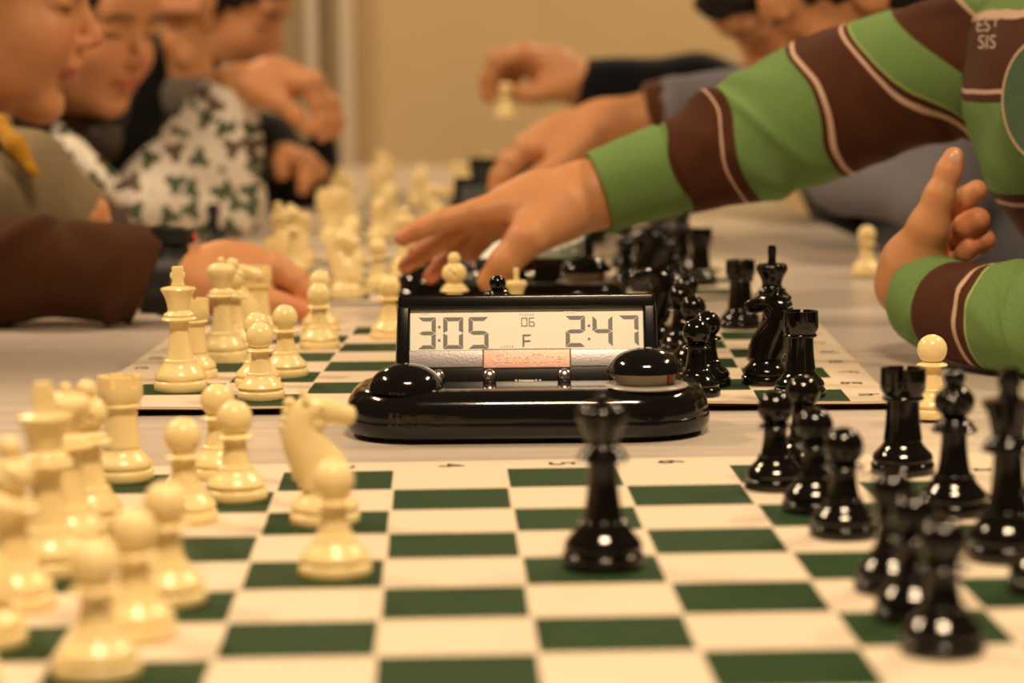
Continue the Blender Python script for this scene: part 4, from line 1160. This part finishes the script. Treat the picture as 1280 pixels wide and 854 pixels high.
# ---- khaki shirt, left of the third board
M_KHAKI = cloth_mat('khaki_shirt', (.235, .18, .105), .05, .08)
M_YEL = cloth_mat('yellow_neckerchief', (.46, .23, .02), .1)
def profile_head(p, u, v, Y, R, sc=1.0, neck=None, h=.0048):
    nose = at(u, v, Y); Cn = nose-R@(V3(.1085, 0, -.028)*sc)
    p.head(Cn, R, sc, h, neck); return Cn
p3 = Person('child in khaki shirt with yellow neckerchief seen in profile', (-.62, 1.52, -.745))
R3 = Rot(.02, .14)
c3 = profile_head(p3, 129, 52, 1.50, R3, 1.04, neck=(-.535, 1.52, .085)); p3.hair(M_HAIRK)
tf = torso_field((-.74, 1.52, -.30), (-.60, 1.54, -.02), (-.56, 1.68, .05), (-.56, 1.40, .05), -.012)
V_, Q_ = polygonize(tf, .012); p3.add(V_, Q_)
f = Field(.01); f.cone(P_(58, 244, 1.435), P_(84, 242, 1.425), .022, .021); f.cone(P_(84, 242, 1.425), P_(106, 252, 1.42), .021, .018)
for k in range(4): f.chain([P_(108, 252, 1.395+.016*k), P_(122, 262, 1.39+.016*k), P_(129, 276, 1.39+.016*k)], (.0105, .0092, .0075), .004)
f.chain([P_(80, 250, 1.405), P_(98, 262, 1.385), P_(110, 270, 1.38)], (.013, .0105, .008), .005)
p3.hand(f, .003); p3.flush()
sw = Field(.03)
sw.cone(V3(-.545, 1.37, .055), P_(10, 235, 1.39), .056, .050, .03); sw.cone(P_(10, 235, 1.39), P_(78, 266, 1.40), .050, .036, .03)
sw.cone(V3(-.53, 1.68, .05), P_(60, 262, 1.66), .05, .042, .03)
sw.plane((0, 0, TZ+.001), (0, 0, -1))
sw = torso_field((-.74, 1.52, -.30), (-.60, 1.54, .0), (-.55, 1.68, .06), (-.55, 1.40, .06), .004, f=sw)
sw.cone((-.50, 1.50, .105), (-.47, 1.46, .085), .05, .04, .03)
p3.cloth('khaki_shirt', sw, M_KHAKI, .0085, folds(11, .0065, 30))
f = Field(.008); f.cone(P_(-4, 160, 1.36), P_(20, 182, 1.325), .0085, .0085); f.cone(P_(20, 182, 1.325), P_(42, 216, 1.315), .0085, .006)
f.cone(P_(-4, 158, 1.36), (-.50, 1.50, .11), .012, .02)
p3.cloth('neckerchief', f, M_YEL, .005)
trousers(p3, (-.74, 1.52, -.32), (0, 1, 0), ((-.42, 1.43, -.745), (-.42, 1.61, -.745)), M_NAVYT)

# ---- leaf-print shirt, left of the fourth board
p4 = Person('child in white leaf-print shirt with a limp hand propped on one elbow', (-.60, 2.25, -.745))
R4 = Rot(-.62, .25)
c4 = profile_head(p4, 184, 77, 2.12, R4, 1.0, neck=(-.50, 2.27, .04)); p4.hair(M_HAIRB, 'long')
tf = torso_field((-.72, 2.28, -.30), (-.58, 2.28, .02), (-.53, 2.43, .06), (-.52, 2.12, .06), -.012)
V_, Q_ = polygonize(tf, .012); p4.add(V_, Q_)
Y4 = 2.22; f = Field(.012)
w4 = P_(292, 108, Y4)
f.cone(P_(285, 160, Y4), w4, .027, .023, .02); f.cone(w4, P_(345, 99, Y4), .0235, .0235, .02)
kk = [P_(388, 103, Y4-.03), P_(393, 101, Y4-.010), P_(391, 103, Y4+.012), P_(385, 108, Y4+.032)]
for k in kk: f.cone(P_(340, 101, Y4), k, .022, .0125, .014)
for i, k in enumerate(kk):
    dy = (-.030, -.010, .012, .032)[i]; dx = (-12, -3, 5, 8)[i]
    f.chain([k, P_(408+dx, 128, Y4+dy), P_(414+dx, 151, Y4+dy), P_(414+dx, 171-i*3, Y4+dy)], (.0118, .0102, .0092, .0074), .004)
f.cone(P_(318, 112, Y4-.020), P_(350, 128, Y4-.034), .018, .0120, .012); f.chain([P_(350, 128, Y4-.034), P_(370, 145, Y4-.038), P_(386, 162, Y4-.038)], (.0120, .0105, .0085), .005)
p4.hand(f, .0030); p4.flush()
M_LEAF = leaf_mat()
elb = P_(270, 250, 2.24); sw = Field(.03)
sw.cone(P_(196, 246, 2.20), elb, .046, .052, .04); sw.cone(P_(200, 240, 2.21), P_(252, 165, 2.22), .040, .036, .03)
sw.cone(elb, P_(272, 190, 2.23), .054, .050, .03); sw.cone(P_(272, 190, 2.23), P_(284, 128, Y4), .050, .036, .03)
sw.cone(P_(196, 246, 2.20), P_(160, 262, 2.18), .04, .03, .03)
sw.plane((0, 0, TZ+.001), (0, 0, -1))
sw.plane(P_(284, 108, Y4), np.array(w4)-np.array(P_(272, 175, Y4)))
p4.cloth('leaf_print_shirt', sw, M_LEAF, .0065, folds(21, .0045, 30))
f = Field(.006)
col_ = [P_(62, 158, 2.16), P_(95, 190, 2.11), P_(130, 222, 2.09), P_(152, 245, 2.09)]
f.chain(col_, (.013, .014, .013, .012)); p4.cloth('shirt_placket', f, M_LEAF, .005)
sw = torso_field((-.72, 2.28, -.30), (-.58, 2.28, .0), (-.53, 2.43, .03), (-.50, 2.13, .03), .006)
sw.cone(V3(-.50, 2.14, .03), P_(165, 258, 2.19), .052, .035, .03)
p4.cloth('inner_shirt', sw, cloth_mat('mauve_grey_shirt', (.16, .115, .095)), .009, folds(22, .004, 30))
trousers(p4, (-.72, 2.28, -.32), (0, 1, 0), ((-.42, 2.2, -.745), (-.42, 2.38, -.745)), M_NAVYT)

# ---- black sweater, left of the farthest board
M_BLK = cloth_mat('black_sweater', (.008, .007, .007), .1)
p5 = Person('child in black sweater leaning a fist against the temple', (-.50, 2.95, -.745))
R5 = Rot(-.30, .42)
c5 = profile_head(p5, 354, 63, 2.90, R5, 1.0, neck=(-.40, 3.03, .08)); p5.hair(M_HAIRK, 'fringe')
tf = torso_field((-.76, 3.02, -.30), (-.58, 3.02, .05), (-.43, 3.17, .075), (-.45, 2.88, .075), -.012)
V_, Q_ = polygonize(tf, .014); p5.add(V_, Q_)
Y5 = 2.72; f = Field(.012)
f.cone(P_(240, 135, Y5), P_(240, 96, Y5), .027, .026, .02); f.cone(P_(240, 96, Y5), P_(232, 45, Y5), .028, .036, .02)
for i in range(4):
    u = 250-15*i
    f.chain([P_(u+6, 30, Y5-.02), P_(u+2, 8, Y5-.03), P_(u-4, 0, Y5-.045), P_(u-6, 12, Y5-.055)], (.013, .0115, .0105, .009), .004)
f.chain([P_(230, 72, Y5-.03), P_(214, 52, Y5-.035), P_(208, 30, Y5-.035)], (.017, .013, .010), .006)
p5.hand(f, .0034)
Yb = 2.80; f = Field(.010)
f.cone(P_(395, 222, Yb+.02), P_(379, 205, Yb), .022, .023, .02)
for i in range(4): f.chain([P_(372-3*i, 196, Yb-.03+.02*i), P_(360-3*i, 190, Yb-.035+.02*i), P_(352-2*i, 203, Yb-.035+.02*i), P_(354-2*i, 218, Yb-.035+.02*i)], (.014, .012, .011, .009), .004)
f.chain([P_(381, 212, Yb-.025), P_(382, 226, Yb-.028), P_(379, 237, Yb-.028)], (.013, .011, .009), .005)
p5.hand(f, .0034); p5.flush()
sw = Field(.03)
sw.cone(V3(-.40, 2.88, .06), P_(235, 255, 2.76), .058, .055, .03); sw.cone(P_(235, 255, 2.76), P_(242, 128, Y5), .056, .036, .03)
sw.cone(V3(-.38, 3.17, .06), P_(330, 225, 3.0), .058, .06, .03); sw.cone(P_(330, 225, 3.0), P_(395, 235, Yb+.03), .055, .036, .03)
sw.cone(P_(330, 190, 2.98), P_(340, 240, 2.95), .06, .06, .03)
sw.cone(P_(214, 110, 2.86), P_(176, 180, 2.84), .075, .085, .03); sw.cone(P_(176, 180, 2.84), P_(225, 240, 2.80), .075, .06, .03)
sw.cone(P_(400, 188, 2.88), P_(406, 232, 2.87), .026, .026, .01); sw.cone(P_(110, 165, 2.78), P_(205, 110, 2.86), .07, .07, .03)
sw.plane((0, 0, TZ+.001), (0, 0, -1))
sw = torso_field((-.76, 3.02, -.30), (-.58, 3.02, .05), (-.42, 3.17, .08), (-.44, 2.88, .08), .008, f=sw)
p5.cloth('black_sweater', sw, M_BLK, .009, folds(31, .003, 25))
f = Field(.006); f.cone(P_(236, 120, Y5), P_(240, 112, Y5), .0385, .0370)
p5.cloth('grey_cuff', f, cloth_mat('grey_cuff_cloth', (.13, .11, .09)), .006)
trousers(p5, (-.76, 3.02, -.32), (0, 1, 0), ((-.40, 2.94, -.745), (-.40, 3.12, -.745)), M_NAVYT)

# ---- grey hooded top, right of the third board
M_GREY = cloth_mat('grey_blue_jersey', (.22, .215, .255), .05, .10)
M_CUFFB = cloth_mat('brown_cuff', (.10, .035, .018))
p6 = Person('child in grey-blue hooded top reaching out from a brown cuff', (.66, 1.86, -.745))
R6 = Rot(PI-.05, .62)
hc6 = at(1066, -14, 1.80); p6.head(hc6, R6, 1.0, .005, neck=(.53, 1.84, .17)); p6.hair(M_HAIRK)
tf = torso_field((.74, 1.88, -.28), (.58, 1.88, .06), (.52, 1.73, .16), (.53, 2.02, .155), -.012)
V_, Q_ = polygonize(tf, .012); p6.add(V_, Q_)
Y6 = 1.90; f = Field(.011)
w6 = P_(752, 160, Y6)
f.cone(P_(850, 140, Y6+.005), w6, .031, .027, .02); f.cone(w6, P_(697, 180, Y6), .0275, .0275, .02)
kk = [P_(660, 186, Y6-.03), P_(656, 182, Y6-.010), P_(658, 182, Y6+.012), P_(664, 186, Y6+.032)]
for k in kk: f.cone(P_(705, 178, Y6), k, .026, .0135, .014)
for i, k in enumerate(kk):
    dy = (-.032, -.010, .012, .034)[i]; du = (8, 0, 4, 10)[i]
    f.chain([k, P_(634+du, 203, Y6+dy), P_(623+du, 220, Y6+dy), P_(618+du, 236, Y6+dy)], (.0122, .0108, .0096, .0078), .004)
f.cone(P_(730, 180, Y6-.024), P_(690, 212, Y6-.05), .022, .0135, .012); f.chain([P_(690, 212, Y6-.05), P_(668, 226, Y6-.055), P_(650, 238, Y6-.055)], (.0135, .0115, .009), .005)
p6.hand(f, .0030); p6.flush()
sw = torso_field((.74, 1.88, -.28), (.58, 1.88, .07), (.52, 1.73, .165), (.53, 2.02, .16), .012)
sw.cone(V3(.53, 2.02, .16), P_(1000, 135, 1.96), .060, .052, .03); sw.cone(P_(1000, 135, 1.96), P_(835, 137, 1.905), .050, .037, .03)
sw.cone(V3(.52, 1.73, .15), P_(1180, 232, 1.74), .058, .050, .03); sw.cone(P_(1180, 232, 1.74), P_(1060, 222, 1.86), .048, .040, .03)
sw.cone(P_(1150, 190, 1.86), P_(1050, 205, 1.90), .06, .045, .03)
sw.plane(P_(824, 136, Y6), np.array(P_(824, 136, Y6))-np.array(P_(900, 136, Y6)))
p6.cloth('hooded_top', sw, M_GREY, .008, folds(41, .0045, 24))
f = Field(.005); f.cone(P_(832, 138, Y6+.004), P_(812, 141, Y6+.004), .0350, .0335)
f.plane(P_(806, 140, Y6), (-1, 0, -.12)); p6.cloth('cuff', f, M_CUFFB, .005)
trousers(p6, (.74, 1.88, -.30), (0, 1, 0), ((.38, 1.78, -.745), (.38, 1.97, -.745)), M_NAVYT)

# ---- navy sweater, right of the fourth board, holding a cream piece
M_NAVY = cloth_mat('navy_sweater', (.010, .011, .018), .15)
p7 = Person('dark-haired child in navy sweater holding a cream piece in mid-air', (.60, 2.5, -.745))
R7 = Rot(PI+.30, .88)
c7 = profile_head(p7, 936, 88, 2.42, R7, 1.0, neck=(.52, 2.52, .14)); p7.hair(M_HAIRK, 'fringe')
tf = torso_field((.74, 2.52, -.30), (.59, 2.52, .0), (.51, 2.38, .09), (.51, 2.68, .10), -.012)
V_, Q_ = polygonize(tf, .014); p7.add(V_, Q_)
Y7 = 2.60; f = Field(.012)
w7 = P_(724, 104, Y7)
f.cone(P_(780, 106, Y7+.02), w7, .026, .028, .02); f.cone(w7, P_(690, 92, Y7), .029, .030, .02)
kk = [P_(655, 68, Y7-.028), P_(652, 64, Y7-.008), P_(655, 66, Y7+.014), P_(662, 72, Y7+.034)]
for k in kk: f.cone(P_(695, 90, Y7), k, .028, .0145, .014)
f.chain([kk[0], P_(624, 76, Y7-.02), P_(613, 98, Y7-.014), P_(612, 122, Y7-.010)], (.0135, .0118, .0105, .0085), .004)
f.chain([kk[1], P_(620, 74, Y7), P_(609, 98, Y7+.002), P_(608, 120, Y7+.004)], (.0135, .0118, .0105, .0085), .004)
f.chain([kk[2], P_(630, 86, Y7+.03), P_(626, 106, Y7+.03), P_(632, 122, Y7+.028)], (.013, .0112, .010, .008), .004)
f.chain([kk[3], P_(644, 96, Y7+.045), P_(644, 112, Y7+.045), P_(650, 124, Y7+.042)], (.012, .0102, .009, .0074), .004)
f.cone(P_(700, 108, Y7-.025), P_(668, 118, Y7-.04), .022, .0135, .012); f.chain([P_(668, 118, Y7-.04), P_(652, 116, Y7-.035), P_(640, 112, Y7-.028)], (.0135, .0115, .009), .005)
p7.hand(f, .0032); p7.flush()
sw = torso_field((.74, 2.52, -.30), (.58, 2.52, .02), (.50, 2.38, .10), (.50, 2.68, .12), .010)
sw.cone(V3(.50, 2.68, .12), P_(870, 112, 2.64), .056, .046, .03); sw.cone(P_(870, 112, 2.64), P_(735, 106, Y7), .046, .035, .03)
sw.cone(V3(.50, 2.38, .09), V3(.485, 2.33, .07), .055, .05, .03)
sw.cone(V3(.575, 2.12, -.10), V3(.565, 2.50, -.07), .085, .085, .03)
p7.cloth('navy_sweater', sw, M_NAVY, .009, folds(51, .0035, 25))
trousers(p7, (.74, 2.52, -.32), (0, 1, 0), ((.40, 2.43, -.745), (.40, 2.62, -.745)), M_NAVYT)
hp = P_(632, 147, Y7-.046)
piece('pawn', 'cream', hp[0], hp[1], 'cream pawn held in mid-air by the hand in the navy sleeve', 0, float(hp[2]))

# ---- plain chairs under the children
M_SEAT = mat('grey_chair_seat', (.10, .10, .11), .6)
seat_me = box_me('seat', -.20, .20, -.19, .19, .325, .345, .006); back_me = box_me('backrest', -.205, -.185, -.17, .17, .46, .70, .006); leg_me = box_me('leg', -.012, .012, -.012, .012, 0, .325, .003); post_me = box_me('back_post', -.012, .012, -.012, .012, .345, .66, .003)
for who, x, y, rz in (('striped sweater', .80, 1.02, PI), ('brown fleece', -.78, 1.05, 0), ('khaki shirt', -.76, 1.52, 0), ('leaf-print shirt', -.74, 2.28, 0), ('black sweater', -.78, 3.02, 0), ('grey-blue hooded top', .76, 1.88, PI), ('navy sweater', .76, 2.52, PI)):
    t = thing('chair', 'grey chair carrying the child in the '+who, 'chair', (x, y, -.745), rz, 'chairs at the tables')
    ob('seat', seat_me, M_SEAT, t); ob('backrest', back_me, M_SEAT, t)
    for sx in (-1, 1):
        for sy in (-1, 1): ob('leg', leg_me, M_METAL, t, (sx*.18, sy*.17, 0))
    for sy in (-1, 1): ob('back_post', post_me, M_METAL, t, (-.175, sy*.155, 0))
